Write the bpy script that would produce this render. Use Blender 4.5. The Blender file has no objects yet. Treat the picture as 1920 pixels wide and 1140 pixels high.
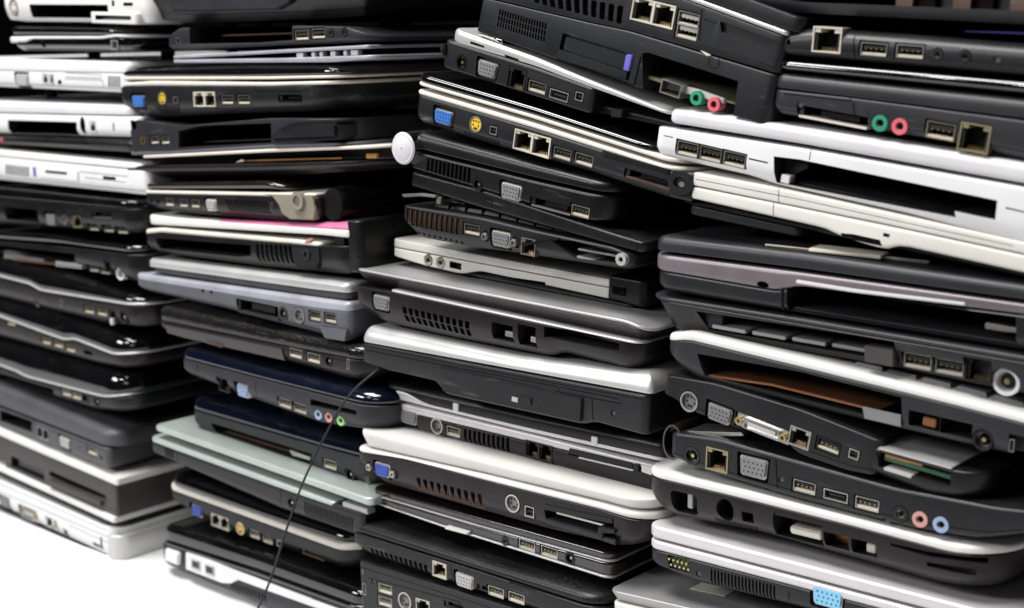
import bpy, bmesh, math, random
from mathutils import Vector, Matrix

# ------------------------------------------------------------------ camera, world, lights
SC = bpy.context.scene
random.seed(7)
CAMH = 0.517
FPX, CX, CY = 2730.0, 960.0, 570.0
PITCH = math.atan(540 / 2730)
FW = Vector((-.656 * math.cos(PITCH), .755 * math.cos(PITCH), -math.sin(PITCH))).normalized()
RT = FW.cross(Vector((0, 0, 1))).normalized()
UP = RT.cross(FW)
CAM = Vector((.656, -.755, CAMH))
cd = bpy.data.cameras.new('camera'); cam = bpy.data.objects.new('camera', cd)
SC.collection.objects.link(cam)
cam.matrix_world = Matrix.Translation(CAM) @ Matrix((RT, UP, -FW)).transposed().to_4x4()
cd.sensor_width = 36.0; cd.lens = FPX / 1920 * 36; cd.clip_end = 50; cd.clip_start = .02
cd.dof.use_dof = True; cd.dof.focus_distance = .985; cd.dof.aperture_fstop = 6.9
SC.camera = cam
W = bpy.data.worlds.new('World'); SC.world = W; W.use_nodes = True
W.node_tree.nodes['Background'].inputs[0].default_value = (.9, .93, 1, 1)
W.node_tree.nodes['Background'].inputs[1].default_value = .015
SC.view_settings.view_transform = 'Standard'; SC.view_settings.look = 'None'
SC.view_settings.exposure = 0.0; SC.view_settings.gamma = 1.0
def area(name, loc, target, sx, sy, power, col=(1, 1, 1), spread=math.pi):
    l = bpy.data.lights.new(name, 'AREA'); l.shape = 'RECTANGLE'; l.size = sx; l.size_y = sy
    l.energy = power; l.color = col; l.spread = spread
    o = bpy.data.objects.new(name, l); SC.collection.objects.link(o)
    o.location = loc
    o.rotation_euler = (Vector(target) - Vector(loc)).to_track_quat('-Z', 'Y').to_euler()
    return o
area('ceiling_panel', (-.5, -.75, 2.35), (-.1, .1, .2), 1.6, .75, 92, (1, .98, .96))
area('side_panel', (-1.5, -2.1, 1.5), (0, 0, .2), 1.0, .5, 37, (.95, .97, 1))
area('front_panel', (.9, -2.6, 1.3), (.1, 0, .2), .8, .5, 4, (1, .97, .96))
for k in range(3):
    area('spot_lamp', (-.55 + .17 * k, -1.75, 1.55), (-.4, 0, .2), .05, .05, 2.6, (1, .99, .97))

# ------------------------------------------------------------------ materials
def nd(nt, t, **kw):
    n = nt.nodes.new(t)
    for k, v in kw.items(): setattr(n, k, v)
    return n
def plastic(name, col, rough=.5, metal=0., dust=.25, scratch=.25, bump=.15, coat=0., grain=900., spec=.5, blotch=.18):
    m = bpy.data.materials.new(name); m.use_nodes = True
    nt = m.node_tree; b = nt.nodes['Principled BSDF']; L = nt.links.new
    b.inputs['Metallic'].default_value = metal
    b.inputs['Specular IOR Level'].default_value = spec
    b.inputs['Coat Weight'].default_value = coat; b.inputs['Coat Roughness'].default_value = .06
    tc = nd(nt, 'ShaderNodeTexCoord'); oi = nd(nt, 'ShaderNodeObjectInfo')
    add = nd(nt, 'ShaderNodeVectorMath', operation='ADD'); L(tc.outputs['Object'], add.inputs[0])
    sc_ = nd(nt, 'ShaderNodeVectorMath', operation='SCALE'); sc_.inputs['Scale'].default_value = 9.
    L(oi.outputs['Location'], sc_.inputs[0]); L(sc_.outputs[0], add.inputs[1])
    P = add.outputs[0]
    n1 = nd(nt, 'ShaderNodeTexNoise'); n1.inputs['Scale'].default_value = 22; n1.inputs['Detail'].default_value = 5; L(P, n1.inputs['Vector'])
    # colour blotches (grime)
    mp = nd(nt, 'ShaderNodeMapRange'); mp.inputs[1].default_value = .3; mp.inputs[2].default_value = .7
    mp.inputs[3].default_value = 1 - blotch; mp.inputs[4].default_value = 1 + blotch; L(n1.outputs[0], mp.inputs[0])
    cs = nd(nt, 'ShaderNodeVectorMath', operation='SCALE'); cs.inputs[0].default_value = col; L(mp.outputs[0], cs.inputs['Scale'])
    # scratches: stretched noise
    mpg = nd(nt, 'ShaderNodeMapping'); mpg.inputs['Scale'].default_value = (30, 500, 260); mpg.inputs['Rotation'].default_value = (0, .05, .6); L(P, mpg.inputs[0])
    n2 = nd(nt, 'ShaderNodeTexNoise'); n2.inputs['Scale'].default_value = 1.0; n2.inputs['Detail'].default_value = 3; L(mpg.outputs[0], n2.inputs['Vector'])
    r2 = nd(nt, 'ShaderNodeMapRange'); r2.inputs[1].default_value = .64; r2.inputs[2].default_value = .76; r2.inputs[4].default_value = scratch; L(n2.outputs[0], r2.inputs[0])
    # dust specks, heavier on faces that look up
    n3 = nd(nt, 'ShaderNodeTexNoise'); n3.inputs['Scale'].default_value = 900; n3.inputs['Detail'].default_value = 6; L(P, n3.inputs['Vector'])
    geo = nd(nt, 'ShaderNodeNewGeometry'); sep = nd(nt, 'ShaderNodeSeparateXYZ'); L(geo.outputs['Normal'], sep.inputs[0])
    up = nd(nt, 'ShaderNodeMapRange'); up.inputs[1].default_value = .2; up.inputs[2].default_value = .9; up.inputs[3].default_value = .2; L(sep.outputs[2], up.inputs[0])
    d1 = nd(nt, 'ShaderNodeMapRange'); d1.inputs[1].default_value = .48; d1.inputs[2].default_value = .68; d1.inputs[4].default_value = dust; L(n3.outputs[0], d1.inputs[0])
    big = nd(nt, 'ShaderNodeMapRange'); big.inputs[1].default_value = .35; big.inputs[2].default_value = .65; big.inputs[3].default_value = .25; big.inputs[4].default_value = 1.4; L(n1.outputs[0], big.inputs[0])
    dm = nd(nt, 'ShaderNodeMath', operation='MULTIPLY'); L(d1.outputs[0], dm.inputs[0]); L(up.outputs[0], dm.inputs[1])
    dm2 = nd(nt, 'ShaderNodeMath', operation='MULTIPLY'); L(dm.outputs[0], dm2.inputs[0]); L(big.outputs[0], dm2.inputs[1])
    sm = nd(nt, 'ShaderNodeMath', operation='ADD', use_clamp=True); L(dm2.outputs[0], sm.inputs[0]); L(r2.outputs[0], sm.inputs[1])
    mx = nd(nt, 'ShaderNodeMix', data_type='RGBA'); L(sm.outputs[0], mx.inputs['Factor']); L(cs.outputs[0], mx.inputs['A'])
    lum = sum(col) / 3
    dc = (.30, .28, .26, 1) if lum < .35 else (.38, .35, .31, 1)
    mx.inputs['B'].default_value = dc
    L(mx.outputs['Result'], b.inputs['Base Color'])
    rr = nd(nt, 'ShaderNodeMapRange'); rr.inputs[3].default_value = rough; rr.inputs[4].default_value = min(1, rough + .5); L(sm.outputs[0], rr.inputs[0])
    rn = nd(nt, 'ShaderNodeMath', operation='MULTIPLY_ADD'); rn.inputs[1].default_value = .16 if rough > .15 else .07; L(n1.outputs[0], rn.inputs[0])
    L(rr.outputs[0], rn.inputs[2]); 
    rs = nd(nt, 'ShaderNodeMath', operation='SUBTRACT', use_clamp=True); rs.inputs[1].default_value = .08 if rough > .15 else .03; L(rn.outputs[0], rs.inputs[0])
    L(rs.outputs[0], b.inputs['Roughness'])
    if bump:
        n4 = nd(nt, 'ShaderNodeTexNoise'); n4.inputs['Scale'].default_value = grain; n4.inputs['Detail'].default_value = 2; L(P, n4.inputs['Vector'])
        bp = nd(nt, 'ShaderNodeBump'); bp.inputs['Strength'].default_value = bump; bp.inputs['Distance'].default_value = .0004
        L(n4.outputs[0], bp.inputs['Height']); L(bp.outputs[0], b.inputs['Normal'])
    return m
M = {}
def mat(k, *a, **kw): M[k] = plastic(k, *a, **kw)
mat('black_plastic', (.0032, .0032, .0037), .36, dust=.11, scratch=.12, spec=.32)
mat('charcoal_plastic', (.0062, .0065, .0078), .40, dust=.08, scratch=.10, spec=.36)
mat('brown_black_plastic', (.0095, .0068, .0078), .33, dust=.07, scratch=.07, spec=.27)
mat('gloss_black', (.002, .002, .0026), .06, dust=.05, scratch=.07, bump=.02, grain=120, coat=.6)
mat('gloss_navy', (.002, .0035, .011), .07, dust=.05, scratch=.08, bump=.02, grain=120, coat=.6)
mat('gloss_brown', (.011, .0062, .0062), .13, dust=.06, scratch=.10, bump=.03, coat=.5)
mat('glitter_black', (.006, .0055, .0055), .12, dust=.22, scratch=.25, bump=.5, grain=300)
mat('dark_grey', (.0145, .0148, .018), .44, dust=.09, scratch=.10, spec=.36)
mat('mid_grey', (.048, .048, .053), .48, dust=.12, scratch=.08)
mat('brown_grey', (.042, .036, .036), .5, dust=.1, scratch=.08)
mat('silver', (.52, .52, .51), .33, metal=.45, dust=.12, scratch=.06, bump=.08, blotch=.05)
mat('dull_silver', (.36, .36, .36), .42, metal=.5, dust=.35, scratch=.05, bump=.2, blotch=.08)
mat('table_white', (.72, .725, .735), .45, dust=.06, scratch=.03, bump=.05, blotch=.04)
mat('white', (.65, .65, .655), .38, dust=.10, scratch=.04, bump=.04, blotch=.04)
mat('warm_white', (.64, .63, .60), .40, dust=.12, scratch=.05, bump=.05, blotch=.05)
mat('ivory', (.61, .59, .54), .42, dust=.14, scratch=.04, bump=.06, blotch=.05)
mat('tan', (.27, .24, .185), .42, metal=.3, dust=.16, scratch=.05, bump=.08)
mat('port_cream', (.50, .46, .38), .45, dust=.2, scratch=.1)
mat('cream', (.60, .56, .49), .42, dust=.16, scratch=.05, bump=.08, blotch=.08)
mat('lilac_white', (.58, .57, .585), .38, dust=.1, scratch=.04, bump=.05, blotch=.05)
mat('lavender', (.33, .33, .38), .40, metal=.2, dust=.1, scratch=.04, bump=.08)
mat('slate', (.075, .075, .09), .5, dust=.1, scratch=.05)
mat('mint', (.40, .45, .425), .34, metal=.4, dust=.1, scratch=.03, bump=.1, blotch=.05)
mat('mauve', (.16, .138, .148), .38, metal=.35, dust=.08, scratch=.03, bump=.1)
mat('pink_silver', (.60, .575, .585), .40, metal=.3, dust=.1, scratch=.03, bump=.1, blotch=.05)
mat('magenta', (.50, .14, .27), .38, dust=.1, scratch=.04, bump=.05)
mat('nickel', (.46, .44, .40), .34, metal=.9, dust=.15, scratch=.1, bump=.05)
mat('old_brass', (.30, .25, .15), .4, metal=.5, dust=.2, scratch=.1)
mat('fin_copper', (.20, .10, .055), .5, dust=.2, scratch=.1)
mat('brass', (.50, .39, .20), .30, metal=.9, dust=.1, scratch=.1, bump=.05)
mat('chrome', (.86, .86, .88), .14, metal=1., dust=.05, scratch=.1, bump=.02)
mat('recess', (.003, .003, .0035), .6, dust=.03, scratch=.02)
mat('backdrop_cloth', (.002, .002, .0022), .95, dust=0, scratch=0, spec=.05)
mat('copper', (.30, .13, .06), .38, metal=.8, dust=.2, scratch=.1)
mat('board_orange', (.36, .17, .04), .5, dust=.1, scratch=.1, blotch=.5)
mat('board_brown', (.07, .035, .02), .5, dust=.2, scratch=.2, blotch=.5)
mat('board_olive', (.11, .11, .06), .4, dust=.3, scratch=.2, blotch=.5)
mat('board_green', (.025, .10, .05), .4, dust=.2, scratch=.1, blotch=.4)
mat('blue', (.04, .15, .48), .4, dust=.06, scratch=.02)
mat('royal_blue', (.025, .06, .34), .4, dust=.06, scratch=.02)
mat('pale_blue', (.17, .42, .60), .4, dust=.06, scratch=.02)
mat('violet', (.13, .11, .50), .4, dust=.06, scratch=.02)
mat('yellow', (.70, .44, .02), .4, dust=.05, scratch=.02)
mat('green', (.02, .24, .13), .4, dust=.05, scratch=.02)
mat('pink', (.60, .11, .14), .4, dust=.05, scratch=.02)
mat('salmon', (.45, .22, .20), .4, dust=.05, scratch=.02)
mat('lime', (.28, .60, .20), .4, dust=.05, scratch=.02)
mat('sky_blue', (.26, .34, .52), .4, dust=.05, scratch=.02)
mat('port_grey', (.15, .15, .158), .5, dust=.1, scratch=.03)
mat('pale_grey', (.38, .37, .355), .5, dust=.1, scratch=.03)
mat('paper', (.62, .58, .48), .8, dust=.2, scratch=.05)
mat('key_black', (.014, .0145, .016), .5, dust=.25, scratch=.05)

# ------------------------------------------------------------------ geometry kit
def ray(px, py):
    return FW + RT * ((px - CX) / FPX) - UP * ((py - CY) / FPX)
def link(name, me, parent):
    o = bpy.data.objects.new(name, me); SC.collection.objects.link(o)
    if parent is not None: o.parent = parent
    return o
class MB:
    """one mesh with several materials"""
    def __init__(s): s.v = []; s.f = []; s.m = []; s.mats = []
    def mi(s, k):
        if k not in s.mats: s.mats.append(k)
        return s.mats.index(k)
    def box(s, x0, x1, y0, y1, z0, z1, k):
        b = len(s.v); i = s.mi(k)
        s.v += [(x, y, z) for z in (z0, z1) for y in (y0, y1) for x in (x0, x1)]
        for f in ((0, 2, 3, 1), (4, 5, 7, 6), (0, 1, 5, 4), (2, 6, 7, 3), (0, 4, 6, 2), (1, 3, 7, 5)):
            s.f.append(tuple(b + q for q in f)); s.m.append(i)
    def prism(s, poly, y0, y1, k, poly2=None):
        """poly in x,z (any order); closed extrusion along y"""
        a = sum(p[0] * q[1] - q[0] * p[1] for p, q in zip(poly, poly[1:] + poly[:1]))
        if a < 0:
            poly = poly[::-1]
            if poly2: poly2 = poly2[::-1]
        n = len(poly); b = len(s.v); i = s.mi(k); p2 = poly2 or poly
        s.v += [(x, y0, z) for x, z in poly] + [(x, y1, z) for x, z in p2]
        s.f.append(tuple(b + j for j in range(n))); s.m.append(i)
        s.f.append(tuple(b + n + j for j in reversed(range(n)))); s.m.append(i)
        for j in range(n):
            q = (j + 1) % n
            s.f.append((b + j, b + n + j, b + n + q, b + q)); s.m.append(i)
    def disc(s, cx, cz, r, y0, y1, k, n=20, r2=None):
        s.prism([(cx + r * math.cos(6.28318 * j / n), cz + r * math.sin(6.28318 * j / n)) for j in range(n)], y0, y1, k,
                None if r2 is None else [(cx + r2 * math.cos(6.28318 * j / n), cz + r2 * math.sin(6.28318 * j / n)) for j in range(n)])
    def ring(s, cx, cz, ro, ri, y0, y1, k, n=24):
        b = len(s.v); i = s.mi(k)
        for j in range(n):
            c, t = math.cos(6.28318 * j / n), math.sin(6.28318 * j / n)
            s.v += [(cx + ro * c, y0, cz + ro * t), (cx + ri * c, y0, cz + ri * t), (cx + ri * c, y1, cz + ri * t), (cx + ro * c, y1, cz + ro * t)]
        for j in range(n):
            p = b + 4 * j; q = b + 4 * ((j + 1) % n)
            for e in range(4):
                g = (e + 1) % 4
                s.f.append((p + e, q + e, q + g, p + g)); s.m.append(i)
    def frame(s, w, h, th, y0, y1, k, cx=0, cz=0):
        s.box(cx - w / 2, cx + w / 2, y0, y1, cz + h / 2 - th, cz + h / 2, k)
        s.box(cx - w / 2, cx + w / 2, y0, y1, cz - h / 2, cz - h / 2 + th, k)
        s.box(cx - w / 2, cx - w / 2 + th, y0, y1, cz - h / 2 + th, cz + h / 2 - th, k)
        s.box(cx + w / 2 - th, cx + w / 2, y0, y1, cz - h / 2 + th, cz + h / 2 - th, k)
    def mesh(s, name, smooth=True, bevel=0):
        me = bpy.data.meshes.new(name); me.from_pydata(s.v, [], s.f)
        for k in s.mats: me.materials.append(M[k])
        me.polygons.foreach_set('material_index', s.m)
        bm = bmesh.new(); bm.from_mesh(me)
        if bevel:
            bmesh.ops.bevel(bm, geom=[e for e in bm.edges if e.calc_face_angle(0) > .6], offset=bevel, segments=2, affect='EDGES', clamp_overlap=True)
        bmesh.ops.recalc_face_normals(bm, faces=bm.faces); bm.to_mesh(me); bm.free()
        if smooth:
            me.polygons.foreach_set('use_smooth', [True] * len(me.polygons)); me.set_sharp_from_angle(angle=math.radians(32))
        return me

def arcs(h, bot, top):
    """list of (t, inset) from bottom to top; bot / top = ('r', radius) or ('t', inset, frac)"""
    out = []
    if bot[0] == 'r':
        r = min(bot[1], h * .48)
        for j in range(5):
            a = math.pi / 2 * j / 4; out.append(((r - r * math.cos(a)) / h if j < 4 else r / h, r - r * math.sin(a)))
        out = [((r * (1 - math.cos(math.pi / 2 * j / 4))) / h, r * (1 - math.sin(math.pi / 2 * j / 4))) for j in range(5)]
    else:
        ins, fr = bot[1], bot[2]
        out = [(0, ins + .0006), (.0006 / h, ins)]
        if len(bot) > 3:   # curved
            out += [(fr * q, ins * (1 - math.sin(math.pi / 2 * q))) for q in (.2, .4, .6, .8)]
        out.append((fr, 0))
    if top[0] == 'r':
        r = min(top[1], h * .5)
        tp = [(1 - r * (1 - math.cos(math.pi / 2 * j / 6)) / h, r * (1 - math.sin(math.pi / 2 * j / 6))) for j in range(6, -1, -1)]
    elif top[0] == 'e':   # elliptical dome: inset, fraction of height
        ins, fr = top[1], top[2]
        tp = [(1 - fr + fr * math.sin(math.pi / 2 * j / 7), ins * (1 - math.cos(math.pi / 2 * j / 7))) for j in range(8)]
    else:
        ins, fr = top[1], top[2]
        tp = [(1 - fr, 0), (1 - .0005 / h, ins), (1, ins + .0005)]
    tp = [p for p in tp if p[0] > out[-1][0] + 1e-4]
    return out + tp
PROF = {
    'box': (('r', .0009), ('r', .0009)), 'soft': (('r', .002), ('r', .002)), 'pill': (('r', .02), ('r', .02)),
    'rtop': (('r', .001), ('r', .006)), 'bigtop': (('r', .001), ('r', .014)), 'dome': (('r', .0015), ('e', .012, .8)),
    'taper': (('t', .007, .55, 1), ('r', .001)), 'bowl': (('t', .014, .75, 1), ('r', .001)), 'taper2': (('t', .004, .4, 1), ('r', .0015)),
    'flare': (('t', .007, .93), ('r', .0008)), 'bev': (('t', .003, .4), ('t', .003, .35)),
}
LAPS = []
class Part: pass
class Lap:
    def __init__(s, label, group, ref, dy=0., yaw=0., D=.31, name='laptop', cat='laptop', z_ref=None):
        s.label, s.D, s.parts, s.name = label, D, [], name
        yw = math.radians(yaw)
        ax = Vector((math.cos(yw), math.sin(yw), 0)); nrm = Vector((-math.sin(yw), math.cos(yw), 0))
        p0 = Vector((CAM.x + FW.x, dy, 0)); 
        xm = s._hit0(ref[0], dy)                       # yaw pivots about the first reference point
        s.o, s.n = xm, nrm
        a = s._hit(ref[0]); b = s._hit(ref[1])
        th = math.atan2((b - a).z, (b - a).dot(ax))
        s.tilt = th
        ux = Vector((ax.x * math.cos(th), ax.y * math.cos(th), math.sin(th)))
        uy = nrm; uz = ux.cross(uy)
        s.mw = Matrix((ux, uy, uz)).transposed().to_4x4(); s.mw.translation = a
        s.imw = s.mw.inverted()
        e = bpy.data.objects.new(name, None); SC.collection.objects.link(e); e.empty_display_size = .02
        e.matrix_world = s.mw; e['label'] = label; e['category'] = cat; e['group'] = group
        s.e = e; s.group = group; LAPS.append(s); s.dy = dy
    def _hit0(s, p, dy):
        d = ray(*p); return CAM + d * ((dy - CAM.y) / d.y)
    def _hit(s, p):
        d = ray(*p); return CAM + d * ((s.o - CAM).dot(s.n) / d.dot(s.n))
    def loc(s, p):
        q = s.imw @ s._hit(p); return (q.x, q.z)
    def locs(s, ps): return [s.loc(p) for p in ps]
    def slab(s, name, top, bot, m='black_plastic', prof='box', rl=.004, rr=.004, y0=0., D=None, W=None, WL=None, smooth=2, label=None, inner=None, solid=True, parent=None):
        T, B = s.locs(top), s.locs(bot)
        x0 = min(T[0][0], B[0][0]); x1 = max(T[-1][0], B[-1][0])
        if W: x1 = x0 + W
        if WL: x0 = x1 - WL
        else: x0 -= .5 * rl          # a rounded corner is seen this much inside its square one
        D = D or s.D
        def ev(pl, x):
            def li(x):
                if x <= pl[1][0] or len(pl) == 2: a, b = pl[0], pl[1]
                elif x >= pl[-2][0]: a, b = pl[-2], pl[-1]
                else:
                    for a, b in zip(pl, pl[1:]):
                        if a[0] <= x <= b[0]: break
                t = (x - a[0]) / max(1e-6, b[0] - a[0]); t = max(-.35 if (x1 - x0) < .2 else -1.5, min(2.5, t))
                return a[1] + t * (b[1] - a[1])
            if len(pl) == 2: return li(x)
            w = .004 * smooth / 2
            return sum(li(x + w * q) for q in (-1, -.5, 0, .5, 1)) / 5 if w else li(x)
        zt = lambda x: ev(T, x); zb = lambda x: ev(B, x)
        hs = [zt(x0 + (x1 - x0) * q / 8) - zb(x0 + (x1 - x0) * q / 8) for q in range(9)]
        h = max(.0012, sum(hs) / 9)
        pr = PROF[prof] if isinstance(prof, str) else prof
        pf = arcs(h, *pr)
        NS = 46; vs = []; rings = []
        for t, ins in pf:
            ax0, ax1, ay0, ay1 = x0 + ins, x1 - ins, ins, D - ins
            a, b = max(rl - ins, .0005), max(rr - ins, .0005)
            ch = []
            for j in range(8):
                g = math.pi / 2 * j / 7; ch.append((ax0 + a - a * math.cos(g), ay0 + a - a * math.sin(g)))
            for j in range(1, NS): ch.append((ax0 + a + (ax1 - b - ax0 - a) * j / NS, ay0))
            for j in range(8):
                g = math.pi / 2 * j / 7; ch.append((ax1 - b + b * math.sin(g), ay0 + b - b * math.cos(g)))
            N = len(ch); r = []
            for x, y in ch:
                zz = zb(x) + t * max(.0008, zt(x) - zb(x)); r.append(len(vs)); vs.append((x, y + y0, zz))
            for x, y in reversed(ch):
                zz = zb(x) + t * max(.0008, zt(x) - zb(x)); r.append(len(vs)); vs.append((x, D - y + y0, zz))
            rings.append(r)
        fs = []; K = 2 * N
        for r, q in zip(rings, rings[1:]):
            for j in range(K):
                g = (j + 1) % K; fs.append((r[j], r[g], q[g], q[j]))
        for r, fl in ((rings[0], True), (rings[-1], False)):
            for j in range(N - 1):
                f = (r[j], r[j + 1], r[K - 2 - j], r[K - 1 - j]); fs.append(f[::-1] if fl else f)
        me = bpy.data.meshes.new(name); me.from_pydata(vs, [], fs)
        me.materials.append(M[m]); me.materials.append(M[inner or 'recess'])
        o = link(name, me, parent or s.e)
        if label: o['label'] = label
        p = Part(); p.o = o; p.zt, p.zb, p.x0, p.x1, p.pf, p.y0, p.D, p.lap, p.solid = zt, zb, x0, x1, pf, y0, D, s, solid
        p.cut = []; p.h = h; p.m = m
        p.inner = inner or 'recess'
        s.parts.append(p); return p
    def pris(s, name, poly, y0, y1, m, bevel=.0005, parent=None, px=True, label=None):
        """extruded polygon (photo points on this laptop's side plane), y0..y1 behind it"""
        b = MB(); b.prism(s.locs(poly) if px else poly, y0, y1, m)
        o = link(name, b.mesh(name, bevel=bevel), parent or s.e)
        if label: o['label'] = label
        return o
    def bx(s, name, p, w, h, y0, y1, m, bevel=.0004, parent=None):
        u, v = s.loc(p)
        return s.pris(name, [(u - w / 2, v - h / 2), (u + w / 2, v - h / 2), (u + w / 2, v + h / 2), (u - w / 2, v + h / 2)], y0, y1, m, bevel, parent, px=False)
def surf(p, u, v):
    """depth of the side skin at local u, v"""
    t = (v - p.zb(u)) / max(.0005, p.zt(u) - p.zb(u)); t = max(0, min(1, t)); pf = p.pf
    for a, b in zip(pf, pf[1:]):
        if a[0] <= t <= b[0]: return p.y0 + a[1] + (b[1] - a[1]) * (t - a[0]) / max(1e-6, b[0] - a[0])
    return p.y0
def cutpoly(p, pts, depth, px=True, y0=-.02):
    p.cut.append((p.lap.locs(pts) if px else pts, y0, depth + p.y0))
def bay(p, pts, depth=.12): cutpoly(p, pts, depth)
def rect(u, v, w, h): return [(u - w / 2, v - h / 2), (u + w / 2, v - h / 2), (u + w / 2, v + h / 2), (u - w / 2, v + h / 2)]
def hole(p, c, w, h, depth=.012, r=0):
    u, v = p.lap.loc(c)
    if r: cutpoly(p, [(u + w / 2 * math.cos(a * .3927), v + h / 2 * math.sin(a * .3927)) for a in range(16)], depth, px=False)
    else: cutpoly(p, rect(u, v, w, h), depth, px=False)
def groove(p, pts, w=.0006, depth=.0012):
    q = p.lap.locs(pts)
    for a, b in zip(q, q[1:]):
        dx, dz = b[0] - a[0], b[1] - a[1]; L = math.hypot(dx, dz); nx, nz = -dz / L * w / 2, dx / L * w / 2
        cutpoly(p, [(a[0] + nx, a[1] + nz), (b[0] + nx, b[1] + nz), (b[0] - nx, b[1] - nz), (a[0] - nx, a[1] - nz)], depth, px=False)
def vents(p, quad, n, gap=.42, depth=.008, lean=0., back='recess', name='vent_grille', rows=1, fins=True):
    """quad = photo corners tl, tr, br, bl; n slots cut through the skin, radiator fins behind"""
    q = p.lap.locs(quad); tl, tr, br, bl = q
    L = lambda a, b, t: (a[0] + (b[0] - a[0]) * t, a[1] + (b[1] - a[1]) * t)
    for r in range(rows):
        f0 = r / rows + (.04 if r else 0); f1 = (r + 1) / rows
        for i in range(n):
            a, b = (i + gap / 2) / n, (i + 1 - gap / 2) / n
            A, B = L(L(tl, tr, a), L(bl, br, a), f0), L(L(tl, tr, b), L(bl, br, b), f0)
            C, E = L(L(tl, tr, b), L(bl, br, b), f1), L(L(tl, tr, a), L(bl, br, a), f1)
            mid = ((A[0] + B[0]) / 2, (A[1] + B[1]) / 2)
            c = .25
            cutpoly(p, [L(A, E, .06), (A[0] + (B[0] - A[0]) * c, A[1]), (B[0] - (B[0] - A[0]) * c, B[1]), L(B, C, .06), L(C, B, .06),
                        (C[0] - (C[0] - E[0]) * c + lean, C[1]), (E[0] + (C[0] - E[0]) * c + lean, E[1]), L(E, A, .06)], depth, px=False)
    if fins:
        b = MB(); y = p.y0 + surf(p, (tl[0] + br[0]) / 2, (tl[1] + br[1]) / 2) - p.y0 + (.0016 if back == 'fin_copper' else .0035)
        nf = n * 3
        for i in range(nf):
            t = (i + .5) / nf; A, E = L(tl, tr, t), L(bl, br, t)
            if A[1] - E[1] < .002: continue
            b.box(A[0] - .0002, A[0] + .0002, y, y + .004, E[1] + .0008, A[1] - .0008, back)
        if b.v: link(name, b.mesh(name, smooth=False), p.o)
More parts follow.
